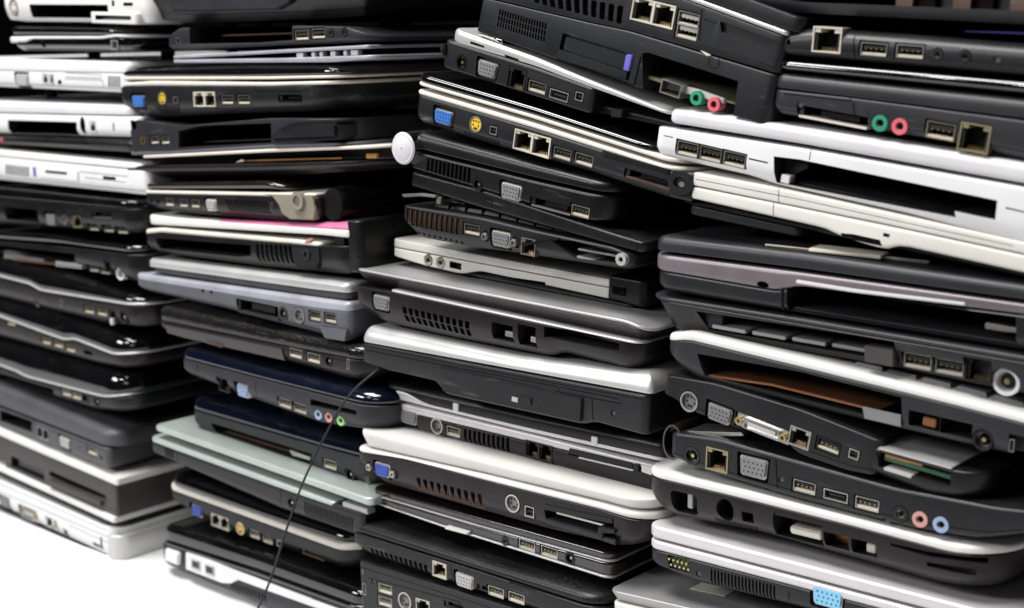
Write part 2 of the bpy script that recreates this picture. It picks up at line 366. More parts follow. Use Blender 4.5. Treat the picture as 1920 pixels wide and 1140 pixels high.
def port(p, kind, c, w=None, h=None, col=None, m=None, screws=False):
    s = p.lap; u, v = s.loc(c); yk = surf(p, u, v); b = MB(); k = m or 'nickel'
    def put(nm): 
        o = link(nm, b.mesh(nm, smooth=True), p.o); o.location = (u, yk, v); return o
    if kind == 'usb':
        w, h = w or .0150, h or .0072
        cutpoly(p, rect(u, v, w + .0022, h + .0022), .0016 + yk - p.y0, px=False); cutpoly(p, rect(u, v, w - .0008, h - .0008), .011, px=False, y0=yk - p.y0 + .0015)
        b.frame(w, h, .00045, .0006, .010, k)
        b.box(-w / 2 + .0006, w / 2 - .0006, .0012, .008, -h / 2 + .0005, -h / 2 + .0018, 'port_cream')
        b.box(-w / 2 + .0014, w / 2 - .0014, .0018, .010, .0006, h / 2 - .0016, col or 'recess')
        for i in range(4): b.box(-w * .36 + i * w * .2, -w * .36 + i * w * .2 + .0012, .0014, .006, .0000, .0006, 'brass')
        pass
        put('usb_port')
    elif kind == 'vga':
        w, h = w or .0168, h or .0096
        z = [(-w / 2, h / 2), (w / 2, h / 2), (w / 2 - .0012, -h / 2), (-w / 2 + .0012, -h / 2)]
        cr = lambda e: [(-w / 2 - e + .001, h / 2 + e), (w / 2 + e - .001, h / 2 + e), (w / 2 + e, h / 2 + e - .001), (w / 2 + e - .0008, -h / 2 - e + .0014), (w / 2 + e - .0022, -h / 2 - e),
                        (-w / 2 - e + .0022, -h / 2 - e), (-w / 2 - e + .0008, -h / 2 - e + .0014), (-w / 2 - e, h / 2 + e - .001)]
        cutpoly(p, [(x + u, zz + v) for x, zz in cr(.0026)], .0045 + yk - p.y0, px=False)
        b.prism(cr(.0006), .0008, .005, k)
        b.prism(cr(-.0003), -.0006, .004, col or 'port_grey')
        for r in range(3):
            for i in range(5):
                x = (i - 2) * w * .165 + (.5 if r == 1 else 0) * w * .1; b.disc(x, (1 - r) * h * .27, .00055, -.00075, -.0005, 'recess', 8)
        if screws:
            for sx in (-1, 1):
                cutpoly(p, [(u + sx * (w / 2 + .0062) + .0042 * math.cos(a * .7854), v + .0042 * math.sin(a * .7854)) for a in range(8)], .004 + yk - p.y0, px=False)
                b.disc(sx * (w / 2 + .0058), 0, .0030, -.002, .0035, 'nickel', 6); b.disc(sx * (w / 2 + .0058), 0, .0022, -.0026, -.002, 'nickel', 16); b.disc(sx * (w / 2 + .0058), 0, .0012, -.0028, -.0026, 'recess', 10)
        put('vga_port')
    elif kind in ('rj', 'rj2', 'rj11'):
        w, h = w or (.0145 if kind != 'rj11' else .011), h or .0122; n = 2 if kind == 'rj2' else 1
        W2 = w * n
        cutpoly(p, rect(u, v, W2 + .0010, h + .001), .0125, px=False)
        for i in range(n):
            cx = (i - (n - 1) / 2) * w
            b.frame(w, h, .0009, -.0002, .011, k, cx=cx)
            for sx in (-1, 1):
                b.box(cx + sx * w * .34 - w * .10, cx + sx * w * .34 + w * .10, .0003, .010, h / 2 - .0032, h / 2 - .0009, k)
                b.box(cx + sx * w * .40 - w * .05, cx + sx * w * .40 + w * .05, .0012, .010, -h / 2 + .0009, h / 2 - .004, col or 'recess')
            for j in range(6): b.box(cx - w * .25 + j * w * .1, cx - w * .25 + j * w * .1 + .0005, .004, .010, -h / 2 + .001, -h / 2 + .003, 'brass')
        put('network_port' if kind != 'rj11' else 'modem_port')
    elif kind == 'jack':
        r = (w or .0068) / 2
        cutpoly(p, [(u + r * 1.1 * math.cos(a * .3927), v + r * 1.1 * math.sin(a * .3927)) for a in range(16)], .009, px=False)
        b.ring(0, 0, r, r * .52, -.0004, .006, col or 'charcoal_plastic'); b.ring(0, 0, r * .52, r * .40, .0008, .006, 'nickel', 16)
        b.disc(0, 0, r * .4, .0035, .006, 'recess', 12)
        put('audio_jack')
    elif kind == 'power':
        r = (w or .0095) / 2
        cutpoly(p, [(u + r * 1.08 * math.cos(a * .3927), v + r * 1.08 * math.sin(a * .3927)) for a in range(16)], .012, px=False)
        b.ring(0, 0, r, r * .74, -.0003, .010, col or 'black_plastic'); b.disc(0, 0, r * .22, .001, .011, 'brass', 10); b.ring(0, 0, r * .74, r * .6, .004, .010, 'nickel')
        put('power_jack')
    elif kind == 'svideo':
        r = (w or .0118) / 2
        cutpoly(p, [(u + r * 1.12 * math.cos(a * .3927), v + r * 1.12 * math.sin(a * .3927)) for a in range(16)], .008, px=False)
        b.ring(0, 0, r, r * .84, -.0003, .006, k); b.disc(0, 0, r * .8, .0002 if col else .0022, .006, col or 'port_grey')
        yy = .0001 if col else .0020
        for i, (x, z) in enumerate(((-.4, .35), (.4, .35), (-.42, -.12), (.42, -.12), (0, .4))): b.disc(x * r, z * r, r * .11, yy - .0002, yy + .0003, 'recess', 8)
        b.box(-r * .28, r * .28, yy - .0002, yy + .0003, -r * .62, -r * .38, 'recess')
        put('video_port')
    elif kind in ('hdmi', 'fw', 'dvi', 'esata'):
        w, h = (w or {'hdmi': .016, 'fw': .0066, 'dvi': .036, 'esata': .015}[kind]), (h or {'hdmi': .0062, 'fw': .0058, 'dvi': .0075, 'esata': .0062}[kind])
        cutpoly(p, rect(u, v, w + .0016, h + .0016), .009, px=False)
        if kind == 'dvi':
            b.box(-w / 2, w / 2, .0015, .008, -h / 2, h / 2, 'nickel'); b.frame(w * .68, h * .8, .0006, -.001, .0016, 'chrome'); b.box(-w * .26, w * .26, -.0006, .0016, -h * .16, h * .16, 'pale_grey')
            for sx in (-1, 1): b.ring(sx * w * .42, 0, .0026, .0012, -.002, .0016, 'brass', 12)
        else:
            b.frame(w, h, .0006, -.0002, .008, k); b.box(-w * .32, w * .32, .0012, .008, -h * .12, h * .12, col or 'recess')
        put({'hdmi': 'hdmi_port', 'fw': 'firewire_port', 'dvi': 'docking_port', 'esata': 'data_port'}[kind])
    elif kind == 'slot':
        w, h = w or .034, h or .006
        cutpoly(p, rect(u, v, w, h), .020, px=False)
        b.box(-w / 2 + .001, w / 2 - .001, .001, .018, -h / 2 + .0002, -h / 2 + h * .22, col or 'nickel')
        b.box(-w / 2 + .0012, -w / 2 + .004, .001, .012, -h / 2 + h * .3, h / 2 - .0006, 'charcoal_plastic')
        b.box(-w * .2, w * .34, .0035, .016, -h * .10, h * .32, 'black_plastic')
        put('card_slot')
    elif kind == 'lock':
        w, h = w or .0022, h or .0065
        cutpoly(p, rect(u, v, w, h), .006, px=False)
        b.frame(w + .0006, h + .0006, .0004, -.0001, .004, k); put('lock_slot')
def keyboard(p, u0, u1, y0, y1, m='key_black', pitch=.0155):
    """keys on the top deck of a base whose screen is gone"""
    b = MB(); n = max(2, int((u1 - u0) / pitch)); r = max(1, int((y1 - y0) / pitch))
    for j in range(r):
        for i in range(n):
            x = u0 + (i + .5) * (u1 - u0) / n; y = y0 + (j + .5) * (y1 - y0) / r; z = p.zt(x)
            z2 = p.zt(x + .006) - p.zt(x - .006)
            w = (u1 - u0) / n * .44; d = (y1 - y0) / r * .44; k = len(b.v)
            b.box(x - w, x + w, y - d, y + d, z + .0001, z + .0024, m)
            for q in range(k, len(b.v)):
                vx, vy, vz = b.v[q]
                b.v[q] = (x + (vx - x) * (.86 if vz > z + .001 else 1), y + (vy - y) * (.86 if vz > z + .001 else 1), vz + (vx - x) / .012 * z2)
    link('keyboard', b.mesh('keyboard', smooth=False), p.lap.e)
def seam(p, t, d=.0008, w=.0005):
    pf = p.pf; ins = next((q[0][1] + (q[1][1] - q[0][1]) * (t - q[0][0]) / max(1e-6, q[1][0] - q[0][0]) for q in zip(pf, pf[1:]) if q[0][0] <= t <= q[1][0]), 0)
    n = 9; xs = [p.x0 - .002 + (p.x1 - p.x0 + .004) * i / n for i in range(n + 1)]; z = lambda x: p.zb(x) + t * (p.zt(x) - p.zb(x))
    up = [(x, z(x) + w / 2) for x in xs]; dn = [(x, z(x) - w / 2) for x in reversed(xs)]
    cutpoly(p, up + dn, ins + d, px=False)
def build_cuts(p):
    if not p.cut: 
        me = p.o.data
        me.polygons.foreach_set('use_smooth', [True] * len(me.polygons)); me.set_sharp_from_angle(angle=math.radians(40)); return
    groups = []      # cutters of one group never touch
    for c in p.cut:
        xs = [q[0] for q in c[0]]; zs = [q[1] for q in c[0]]; bb = (min(xs), max(xs), min(zs), max(zs))
        for g in groups:
            if all(bb[0] > o[1] + 1e-5 or bb[1] < o[0] - 1e-5 or bb[2] > o[3] + 1e-5 or bb[3] < o[2] - 1e-5 for o, _ in g): g.append((bb, c)); break
        else: groups.append([(bb, c)])
    tmp = []
    for g in groups:
        b = MB(); b.mats = [p.m, p.inner]
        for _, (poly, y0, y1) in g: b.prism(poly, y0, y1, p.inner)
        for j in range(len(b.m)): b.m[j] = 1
        me = b.mesh('cutter', smooth=False)
        o = bpy.data.objects.new('cutter', me); SC.collection.objects.link(o); o.parent = p.o.parent; tmp.append(o)
        md = p.o.modifiers.new('b', 'BOOLEAN'); md.operation = 'DIFFERENCE'; md.object = o; md.solver = 'EXACT'
    return tmp
def finish():
    tmp = []; jobs = []
    for k, s in enumerate(LAPS):
        for p in s.parts:
            if p.o.name.split('.')[0] == 'base' and p.h > .014 and not any(y1 > .035 for _, _, y1 in p.cut): seam(p, (.17, .86, .2, .88, .14)[k % 5])
    for s in LAPS:
        for p in s.parts:
            t = build_cuts(p)
            if t: tmp += t; jobs.append(p)
    bpy.context.view_layer.update(); dg = bpy.context.evaluated_depsgraph_get()
    for p in jobs:
        ev = p.o.evaluated_get(dg); n0 = len(p.o.data.vertices)
        me = bpy.data.meshes.new_from_object(ev, depsgraph=dg)
        if len(me.vertices) < n0 * .5: print('BOOL SUSPECT', p.lap.label, p.o.name, n0, len(me.vertices))
        p.newme = me
    for p in jobs:
        old = p.o.data; nm = p.o.name.split('.')[0]; p.o.modifiers.clear(); p.o.data = p.newme; bpy.data.meshes.remove(old); p.newme.name = nm
        me = p.newme; me.polygons.foreach_set('use_smooth', [True] * len(me.polygons)); me.set_sharp_from_angle(angle=math.radians(40))
    for o in tmp:
        me = o.data; bpy.data.objects.remove(o); bpy.data.meshes.remove(me)
def env(s, x, top):
    """world height of the laptop's top / underside over world x (None when outside)"""
    best = None
    for p in s.parts:
        if not p.solid: continue
        u = (x - s.mw.translation.x) / s.mw[0][0]
        for _ in range(2):
            v = (p.zt if top else p.zb)(u); u = (x - s.mw.translation.x - s.mw[0][2] * v) / s.mw[0][0]
        if not (p.x0 - .0002 <= u <= p.x1 + .0002): continue
        w = (s.mw @ Vector((u, 0, v))).z
        if best is None or (w > best if top else w < best): best = w
    return best
def stack_check(col, up_to_table=True):
    """col: list of laptops from the top down; adds rubber feet where one rests clear of the next, reports clashes"""
    for a, b in zip(col, col[1:] + [None]):
        xs = [-.8 + .004 * i for i in range(320)]; g = []
        for x in xs:
            lo = env(a, x, False); hi = 0.0 if b is None else env(b, x, True)
            if lo is None or hi is None: continue
            g.append((x, lo - hi))
        if not g: print('NOOVERLAP', a.label); continue
        g = g[2:-2] or g
        mn = min(g, key=lambda q: q[1]); mxg = max(g, key=lambda q: q[1])
        print('GAP %6.1f..%5.1f mm (L %5.1f R %5.1f) dy %.3f  %s' % (mn[1] * 1e3, mxg[1] * 1e3, g[0][1] * 1e3, g[-1][1] * 1e3, a.dy, a.label[:50]))
        bp = a.parts[-1]
        for q in (g[len(g) // 6], g[-len(g) // 6]):
            if .0012 < q[1] < .035:
                x = q[0]; u = (x - a.mw.translation.x) / a.mw[0][0]
                for _ in range(2):
                    best = min((p for p in a.parts if p.solid and p.x0 <= u <= p.x1), key=lambda p: p.zb(u), default=bp)
                    v = best.zb(u); u = (x - a.mw.translation.x - a.mw[0][2] * v) / a.mw[0][0]
                for yy in (.07, a.D - .07):
                    m_ = MB(); m_.disc(0, 0, .007, 0, q[1] - .0002, 'black_plastic', 16, r2=.006)
                    me = m_.mesh('foot'); o = link('foot', me, best.o); o.rotation_euler = (-math.pi / 2, 0, 0)
                    o.location = (u, yy, v + .0001)
# ------------------------------------------------------------------ setting
b_ = MB(); b_.box(-1.7, 1.3, -.75, 1.0, -.03, 0, 'table_white')
tb = link('table', b_.mesh('table', bevel=.003), None); tb['label'] = 'white table top that carries all the laptop stacks'; tb['category'] = 'table'
b_ = MB(); b_.box(-3.6, 3.0, 1.45, 1.5, -.6, 1.8, 'backdrop_cloth')
bk = link('backdrop', b_.mesh('backdrop'), None); bk['kind'] = 'structure'
G1, G2, G3, G4 = ('laptops in the far left stack', 'laptops in the second stack from the left', 'laptops in the third stack from the left', 'laptops in the near right stack')
C1, C2, C3, C4 = [], [], [], []

# ------------------------------------------------------------------ stack 1 (far left), top to bottom
l = Lap('white laptop base with a big empty drive bay, top of the far left stack', G1, [(12, 40), (270, 43)]); C1.append(l)
p = l.slab('base', [(6, -40), (280, -36)], [(8, 36), (40, 40), (272, 43)], 'warm_white', 'taper2', rl=.012, rr=.012)
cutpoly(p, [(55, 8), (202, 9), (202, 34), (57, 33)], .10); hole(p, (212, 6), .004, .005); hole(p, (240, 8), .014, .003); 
port(p, 'svideo', (25, 14), col='cream', w=.014)
t = l.slab('tray', [(177, 22), (262, 25)], [(180, 43), (262, 46)], 'warm_white', 'box', y0=-.004, D=.05, solid=False); cutpoly(t, [(186, 28), (253, 30), (253, 38), (186, 37)], .03)

l = Lap('small glossy black netbook with a white rim curling round its port', G1, [(30, 92), (240, 99)]); C1.append(l)
p = l.slab('lid', [(20, 50), (225, 53)], [(20, 64), (225, 66)], 'gloss_black', 'pill', rl=.014, rr=.02)
p = l.slab('base', [(28, 70), (210, 70), (245, 72)], [(60, 95), (190, 97), (248, 99)], 'gloss_black', 'taper', rl=.01, rr=.022)
port(p, 'fw', (214, 84), w=.010, h=.008, m='pale_grey'); hole(p, (80, 83), .008, .006, r=1)
t = l.slab('trim', [(20, 69), (55, 68), (190, 68), (215, 64), (250, 66)], [(20, 80), (50, 79), (60, 73), (192, 73), (218, 69), (250, 71)], 'white', 'soft', rl=.006, rr=.02, y0=-.001, D=.26, solid=False)

l = Lap('white laptop with pale grey connector row under the small netbook', G1, [(0, 165), (235, 174)]); C1.append(l)
p = l.slab('lid', [(-40, 108), (238, 116)], [(-40, 131), (238, 137)], 'white', 'rtop', rr=.008, WL=.29)
p = l.slab('base', [(-40, 132), (238, 138)], [(-40, 161), (232, 174)], 'white', 'taper2', rr=.008, WL=.29)
port(p, 'vga', (41, 150), w=.021, h=.010, col='pale_grey', m='pale_grey'); port(p, 'rj11', (85, 148), w=.0095, h=.009, m='warm_white'); port(p, 'rj11', (97, 149), w=.0065, h=.009, m='port_cream'); hole(p, (112, 154), .006, .004)
groove(p, [(122, 137), (190, 140), (190, 147), (122, 144)]); groove(p, [(122, 148), (193, 151), (193, 164)]); vents(p, [(202, 142), (226, 143), (226, 164), (202, 163)], 6, fins=False, depth=.001)

l = Lap('white laptop with a round port beside its open black bay', G1, [(0, 250), (258, 258)]); C1.append(l)
p = l.slab('lid', [(-40, 188), (240, 198)], [(-40, 210), (240, 216)], 'lilac_white', 'rtop', rr=.008, WL=.29)
p = l.slab('base', [(-40, 212), (262, 219)], [(-40, 249), (258, 258)], 'white', 'taper2', rr=.006, WL=.30)
cutpoly(p, [(15, 225), (144, 229), (144, 254), (15, 250)], .10); hole(p, (155, 235), .0085, .016, r=1, depth=.006); port(p, 'rj11', (174, 238), w=.010, h=.0095, m='white'); port(p, 'lock', (213, 238), m='pale_grey')

l = Lap('thin black laptop squeezed between two white ones', G1, [(0, 268), (245, 287)]); C1.append(l)
p = l.slab('base', [(-40, 253), (250, 262)], [(-40, 268), (245, 286)], 'black_plastic', 'bev', rr=.012, WL=.28)
l.bx('indicator', (3, 262), .004, .004, -.0005, .002, 'pink')

l = Lap('white laptop with a drive slot and vent in its yellowing side', G1, [(0, 338), (268, 366)]); C1.append(l)
p = l.slab('lid', [(-40, 277), (252, 306)], [(-40, 290), (262, 318)], 'warm_white', 'rtop', rr=.006, WL=.29)
p = l.slab('base', [(-40, 291), (274, 321)], [(-40, 334), (266, 366)], 'white', 'taper2', rr=.008, WL=.30)
vents(p, [(10, 308), (55, 313), (55, 332), (10, 327)], 9, depth=.002, fins=False); l.bx('card_cover', (65, 322), .004, .009, -.0006, .003, 'royal_blue')
l.pris('optical_drive', [(76, 311), (148, 320), (148, 340), (76, 332)], -.0015, .004, 'white'); l.bx('drive_slot', (108, 323), .036, .0022, -.0018, -.0013, 'recess', 0)
groove(p, [(150, 322), (240, 331)]); groove(p, [(160, 333), (236, 342)]); hole(p, (205, 334), .02, .003, depth=.002)

l = Lap('shiny black laptop with three ports in a row under its rounded corner', G1, [(0, 425), (245, 440)]); C1.append(l)
p = l.slab('lid', [(-40, 347), (250, 377)], [(-40, 366), (252, 392)], 'gloss_black', 'bigtop', rr=.025, WL=.29)
p = l.slab('base', [(-40, 369), (256, 394)], [(-40, 420), (200, 436), (252, 440)], 'black_plastic', 'taper', rr=.025, WL=.29)
port(p, 'vga', (93, 412), w=.016, h=.010, col='port_grey'); port(p, 'svideo', (120, 412), w=.010); port(p, 'rj', (143, 416), m='old_brass', h=.011)
port(p, 'slot', (190, 404), w=.032, h=.006); [port(p, 'usb', c, h=.0062) for c in ((168, 427), (195, 430), (220, 433))]; cutpoly(p, [(8, 388), (70, 394), (70, 418), (8, 412)], .03)

l = Lap('broken black laptop with exposed silver ports and a white round jack', G1, [(0, 505), (255, 532)], D=.20); C1.append(l)
p = l.slab('lid', [(-40, 431), (90, 440), (160, 452), (256, 462)], [(-40, 446), (120, 458), (256, 477)], 'gloss_black', 'pill', rr=.02, WL=.29)
p = l.slab('base', [(-40, 449), (150, 466), (262, 480)], [(-40, 472), (150, 504), (255, 532)], 'black_plastic', 'taper', rr=.02, WL=.29)
cutpoly(p, [(-30, 457), (140, 476), (140, 496), (-30, 468)], .09)
l.pris('drive_cage', [(0, 470), (24, 474), (42, 482), (75, 486), (75, 492), (0, 486)], .004, .03, 'nickel'); l.pris('circuit_board', [(20, 486), (150, 500), (150, 503), (20, 489)], .002, .08, 'board_brown')
l.pris('port_bracket', [(100, 490), (150, 497), (150, 505), (100, 500)], .002, .02, 'dull_silver')
port(p, 'usb', (166, 505), h=.0062); port(p, 'usb', (188, 509), h=.0062); port(p, 'rj', (201, 500), w=.010, h=.011, m='charcoal_plastic'); port(p, 'power', (219, 514), w=.012, col='white')

for q, (lab, lt, tr, bt, us, jk) in enumerate((
    ('glossy black laptop with a silver line, level with the lavender laptop', [(-40, 482), (80, 503), (262, 560)], [(-40, 505), (55, 529), (75, 541), (266, 572)], [(-40, 553), (180, 606), (262, 616)], [(166, 582), (190, 586)], [(66, 569), (116, 568)]),
    ('glossy black laptop whose silver line bends in a notch midway', [(-40, 556), (80, 580), (244, 638)], [(-40, 576), (120, 634), (138, 632), (210, 660), (246, 664)], [(-40, 625), (180, 686), (240, 694)], [(20, 605), (86, 640), (109, 646), (131, 654)], []))):
    l = Lap(lab, G1, [bt[0], bt[-1]], D=.19); C1.append(l)
    off = lambda pl, d: [(x, y + d) for x, y in pl]
    p = l.slab('lid', lt, off(tr, -1), 'gloss_black', 'dome', rr=.03, WL=.29)
    t = l.slab('trim', off(tr, 0), off(tr, 4.5), 'silver', 'soft', rr=.028, WL=.29, y0=-.0006)
    p = l.slab('base', off(tr, 4.5), bt, 'brown_black_plastic', 'taper', rr=.026, WL=.288)
    for c in us: port(p, 'usb', c, h=.006, m='old_brass')
    for c in jk: port(p, 'jack', c, w=.008, col='mid_grey')
    if q == 0: port(p, 'rj11', (211, 592), h=.009, m='charcoal_plastic'); port(p, 'power', (231, 595), w=.012); l.bx('latch', (210, 603), .005, .006, -.0008, .002, 'pale_grey')
    else: hole(p, (165, 662), .014, .004)

l = Lap('glossy black laptop with a white sticker on its curved lid', G1, [(-40, 690), (250, 775)], D=.20); C1.append(l)
tr = [(-40, 668), (30, 693), (48, 703), (190, 740), (232, 742)]; off = lambda pl, d: [(x, y + d) for x, y in pl]
p = l.slab('lid', [(-40, 630), (80, 662), (232, 706)], off(tr, -1), 'gloss_black', 'dome', rr=.03, WL=.30)
t = l.slab('trim', tr, off(tr, 4.5), 'silver', 'soft', rr=.028, WL=.30, y0=-.0006)
p = l.slab('base', off(tr, 6), [(-40, 705), (170, 770), (240, 776)], 'black_plastic', 'taper', rr=.026, WL=.298)
port(p, 'usb', (124, 737), h=.006); port(p, 'usb', (143, 743), h=.006); port(p, 'rj11', (159, 746), m='charcoal_plastic', h=.008); port(p, 'power', (181, 753))
cutpoly(p, [(-10, 697), (100, 730), (100, 742), (-10, 712)], .05)
u, v = l.loc((165, 690)); b_ = MB(); b_.box(u - .016, u + .010, .030, .052, 0, .0005, 'paper'); o = link('sticker', b_.mesh('sticker'), l.e); o.location = (0, 0, l.parts[0].zt(u) + .0003)

l = Lap('dull dark grey laptop with a slot and grey connectors above the white-topped box', G1, [(-40, 785), (200, 882)], D=.24); C1.append(l)
p = l.slab('lid', [(-40, 705), (212, 812)], [(-40, 744), (202, 838)], 'mid_grey', 'bigtop', rr=.02, WL=.29)
p = l.slab('base', [(-40, 750), (202, 842)], [(-40, 785), (200, 882)], 'mid_grey', 'taper2', rr=.006, WL=.29)
cutpoly(p, [(0, 768), (60, 790), (60, 811), (0, 789)], .02); port(p, 'rj2', (80, 813), w=.0105, h=.0125, m='port_grey'); port(p, 'vga', (121, 830), w=.017, h=.010, col='pale_grey'); port(p, 'usb', (172, 846)); port(p, 'lock', (148, 840), m='port_grey')

l = Lap('thick grey docking unit sandwiched between off-white plates', G1, [(-40, 875), (214, 982)]); C1.append(l)
p = l.slab('lid', [(-40, 786), (219, 899)], [(-40, 800), (219, 911)], 'warm_white', 'box', rr=.003, WL=.29, D=.30)
p = l.slab('base', [(-40, 802), (212, 911)], [(-40, 862), (210, 970)], 'brown_grey', 'box', rr=.003, WL=.29, D=.30, y0=.003)
t = l.slab('rim', [(-40, 856), (212, 970)], [(-40, 866), (214, 982)], 'warm_white', 'box', rr=.003, WL=.29, D=.30)
for q in (((16, 856), (78, 883), (78, 903), (16, 876)), ((88, 884), (193, 930), (193, 937), (130, 913), (88, 893))): cutpoly(p, q, .03)
l.pris('card_flap', [(22, 862), (74, 884), (74, 898), (22, 876)], .008, .012, 'mid_grey'); l.pris('card_tray', [(92, 898), (190, 940), (190, 948), (92, 910)], -.0015, .005, 'brown_grey', parent=p.o); cutpoly(p, [(-30, 850), (6, 864), (6, 878), (-30, 864)], .02)
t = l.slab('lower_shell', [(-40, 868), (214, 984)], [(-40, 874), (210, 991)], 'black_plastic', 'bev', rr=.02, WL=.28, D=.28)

l = Lap('white laptop lying on the table with a cream battery end and black lock slot', G1, [(0, 962), (218, 1057)]); C1.append(l)
p = l.slab('base', [(-60, 874), (214, 994)], [(-60, 923), (216, 1052)], 'white', 'taper2', rr=.018, WL=.30, D=.33)
port(p, 'vga', (8, 942), w=.017, h=.010, col='port_grey', m='pale_grey'); port(p, 'dvi', (52, 964), w=.034, h=.013); port(p, 'rj11', (92, 980), w=.011, h=.011, m='pale_grey'); port(p, 'rj11', (104, 985), w=.006, h=.010, m='port_cream'); port(p, 'fw', (121, 999)); port(p, 'lock', (190, 1018), w=.003, h=.012); port(p, 'lock', (180, 1022), w=.012, h=.003)
groove(p, [(130, 985), (212, 1022)]); groove(p, [(-40, 905), (214, 1012)])
t = l.slab('underside', [(-60, 924), (214, 1050)], [(-60, 931), (212, 1059)], 'black_plastic', 'bev', rr=.018, WL=.295, D=.325, y0=.002)  # black slab added as contact shade between the white base and table
t = l.slab('battery', [(206, 1003), (222, 1010)], [(206, 1048), (222, 1054)], 'silver', 'soft', rr=.016, y0=-.0008, D=.2, solid=False)

# ------------------------------------------------------------------ stack 2
l = Lap('dark laptop with a blue-grey lid edge on top of the second stack', G2, [(275, 40), (660, 30)]); C2.append(l)
p = l.slab('base', [(232, -70), (680, -70)], [(262, 36), (340, 44), (600, 34), (665, 28)], 'black_plastic', 'bowl', rl=.02, rr=.012)
l.pris('side_panel', [(300, -20), (545, -30), (545, 4), (520, 18), (325, 22)], -.001, .006, 'dark_grey', bevel=.001)

l = Lap('gutted black laptop base with two USB slots and two jacks by its open bay', G2, [(315, 95), (690, 79)]); C2.append(l)
p = l.slab('base', [(315, 68), (335, 52), (560, 48), (650, 50), (694, 68)], [(316, 95), (500, 86), (692, 79)], 'dark_grey', 'taper2', rl=.01, rr=.02)
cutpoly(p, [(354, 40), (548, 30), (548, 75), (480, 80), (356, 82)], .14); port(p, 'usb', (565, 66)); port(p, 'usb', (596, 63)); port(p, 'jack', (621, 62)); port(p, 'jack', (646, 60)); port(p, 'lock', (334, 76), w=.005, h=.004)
l.pris('circuit_board', [(360, 66), (540, 60), (540, 63), (360, 69)], .03, .13, 'board_brown')

l = Lap('pale grey broken palm rest with clips showing, above the glossy black laptop', G2, [(325, 117), (690, 110)], name='palm_rest', cat='laptop part'); C2.append(l)
p = l.slab('upper_shell', [(325, 104), (690, 84)], [(325, 110), (690, 91)], 'lavender', 'box', rr=.004)
t = l.slab('lower_shell', [(325, 112), (520, 109), (700, 103)], [(325, 118), (620, 117), (700, 110)], 'lavender', 'box', rr=.01)
for x in (560, 585, 600, 622, 645, 662): l.bx('clip', (x, 104 - (x - 560) * .05), .004 + .002 * (x % 3), .004, .001, .006, 'pale_grey')

l = Lap('glossy black laptop with cream trim and blue and yellow ports, high in the second stack', G2, [(235, 207), (560, 210)]); C2.append(l)
p = l.slab('lid', [(226, 126), (450, 117), (640, 119)], [(224, 142), (450, 143), (640, 139)], 'gloss_black', 'dome', rl=.02, rr=.02)
t = l.slab('lid_trim', [(222, 143), (500, 143), (640, 140)], [(222, 150), (500, 149), (640, 146)], 'cream', 'soft', rl=.02, rr=.02)
t = l.slab('trim', [(222, 156), (285, 151), (500, 154), (635, 151)], [(222, 162), (285, 161), (500, 162), (635, 158)], 'cream', 'soft', rl=.018, rr=.02)
p = l.slab('base', [(224, 162), (290, 161), (500, 162), (633, 158)], [(233, 207), (270, 220), (430, 213), (560, 210), (620, 206)], 'charcoal_plastic', 'taper', rl=.012, rr=.045)
port(p, 'vga', (259, 190), col='blue'); port(p, 'svideo', (304, 184), col='yellow'); port(p, 'fw', (329, 188)); port(p, 'rj2', (383, 186), m='port_cream'); port(p, 'usb', (425, 187)); port(p, 'usb', (456, 187)); port(p, 'slot', (543, 185), w=.028, h=.006, col='black_plastic')
vents(p, [(286, 197), (335, 198), (330, 214), (296, 215)], 12, fins=False); groove(p, [(476, 162), (480, 171), (570, 171), (574, 162)])

l = Lap('dark grey gutted base with two USB slots and an amber jack at its left end', G2, [(245, 290), (500, 276)]); C2.append(l)
p = l.slab('base', [(268, 226), (340, 236), (500, 222), (560, 222), (640, 224)], [(247, 284), (310, 283), (510, 270), (640, 266)], 'dark_grey', 'box', rl=.006, rr=.04, D=.30)
cutpoly(p, [(335, 246), (372, 236), (508, 231), (509, 268), (335, 277)], .15); port(p, 'power', (268, 264), w=.007, col='brass'); port(p, 'usb', (289, 263), w=.011, h=.0062); port(p, 'usb', (309, 263), w=.011, h=.0062)
t = l.slab('palm_rest', [(245, 284), (310, 283), (510, 270), (660, 267)], [(245, 291), (310, 290), (510, 278), (660, 274)], 'slate', 'soft', rl=.006, rr=.03, D=.30)
l.pris('hinge_cover', [(510, 266), (516, 252), (530, 240), (552, 230), (590, 226), (640, 227), (640, 262)], -.005, .02, 'charcoal_plastic', bevel=.003)
l.pris('circuit_board', [(345, 268), (505, 262), (505, 264), (345, 270)], .02, .14, 'board_brown')

l = Lap('open wedge-shaped shell showing orange circuit board, under cream trim', G2, [(260, 333), (480, 333)]); C2.append(l)
p = l.slab('trim', [(268, 291), (500, 279), (720, 272)], [(268, 297), (500, 286), (720, 278)], 'cream', 'soft', rl=.004, rr=.03)
q_ = l.slab('inner_frame', [(275, 298), (500, 287), (715, 279)], [(275, 309), (500, 304), (715, 300)], 'brown_black_plastic', 'box', rl=.004, rr=.02, y0=.012, D=.28)
cutpoly(q_, [(430, 296), (625, 292), (625, 301), (430, 305)], .02)
p = l.slab('base', [(237, 315), (260, 311), (530, 306), (700, 301)], [(255, 331), (290, 334), (500, 333), (600, 326), (700, 322)], 'brown_black_plastic', 'bowl', rl=.006, rr=.05)
l.pris('circuit_board', [(440, 302), (622, 297), (622, 300), (440, 305)], .010, .025, 'board_orange'); l.pris('ribbon', [(432, 306), (446, 299), (450, 304)], .004, .006, 'paper')
l.bx('connector', (678, 294), .012, .004, .010, .02, 'board_orange'); 

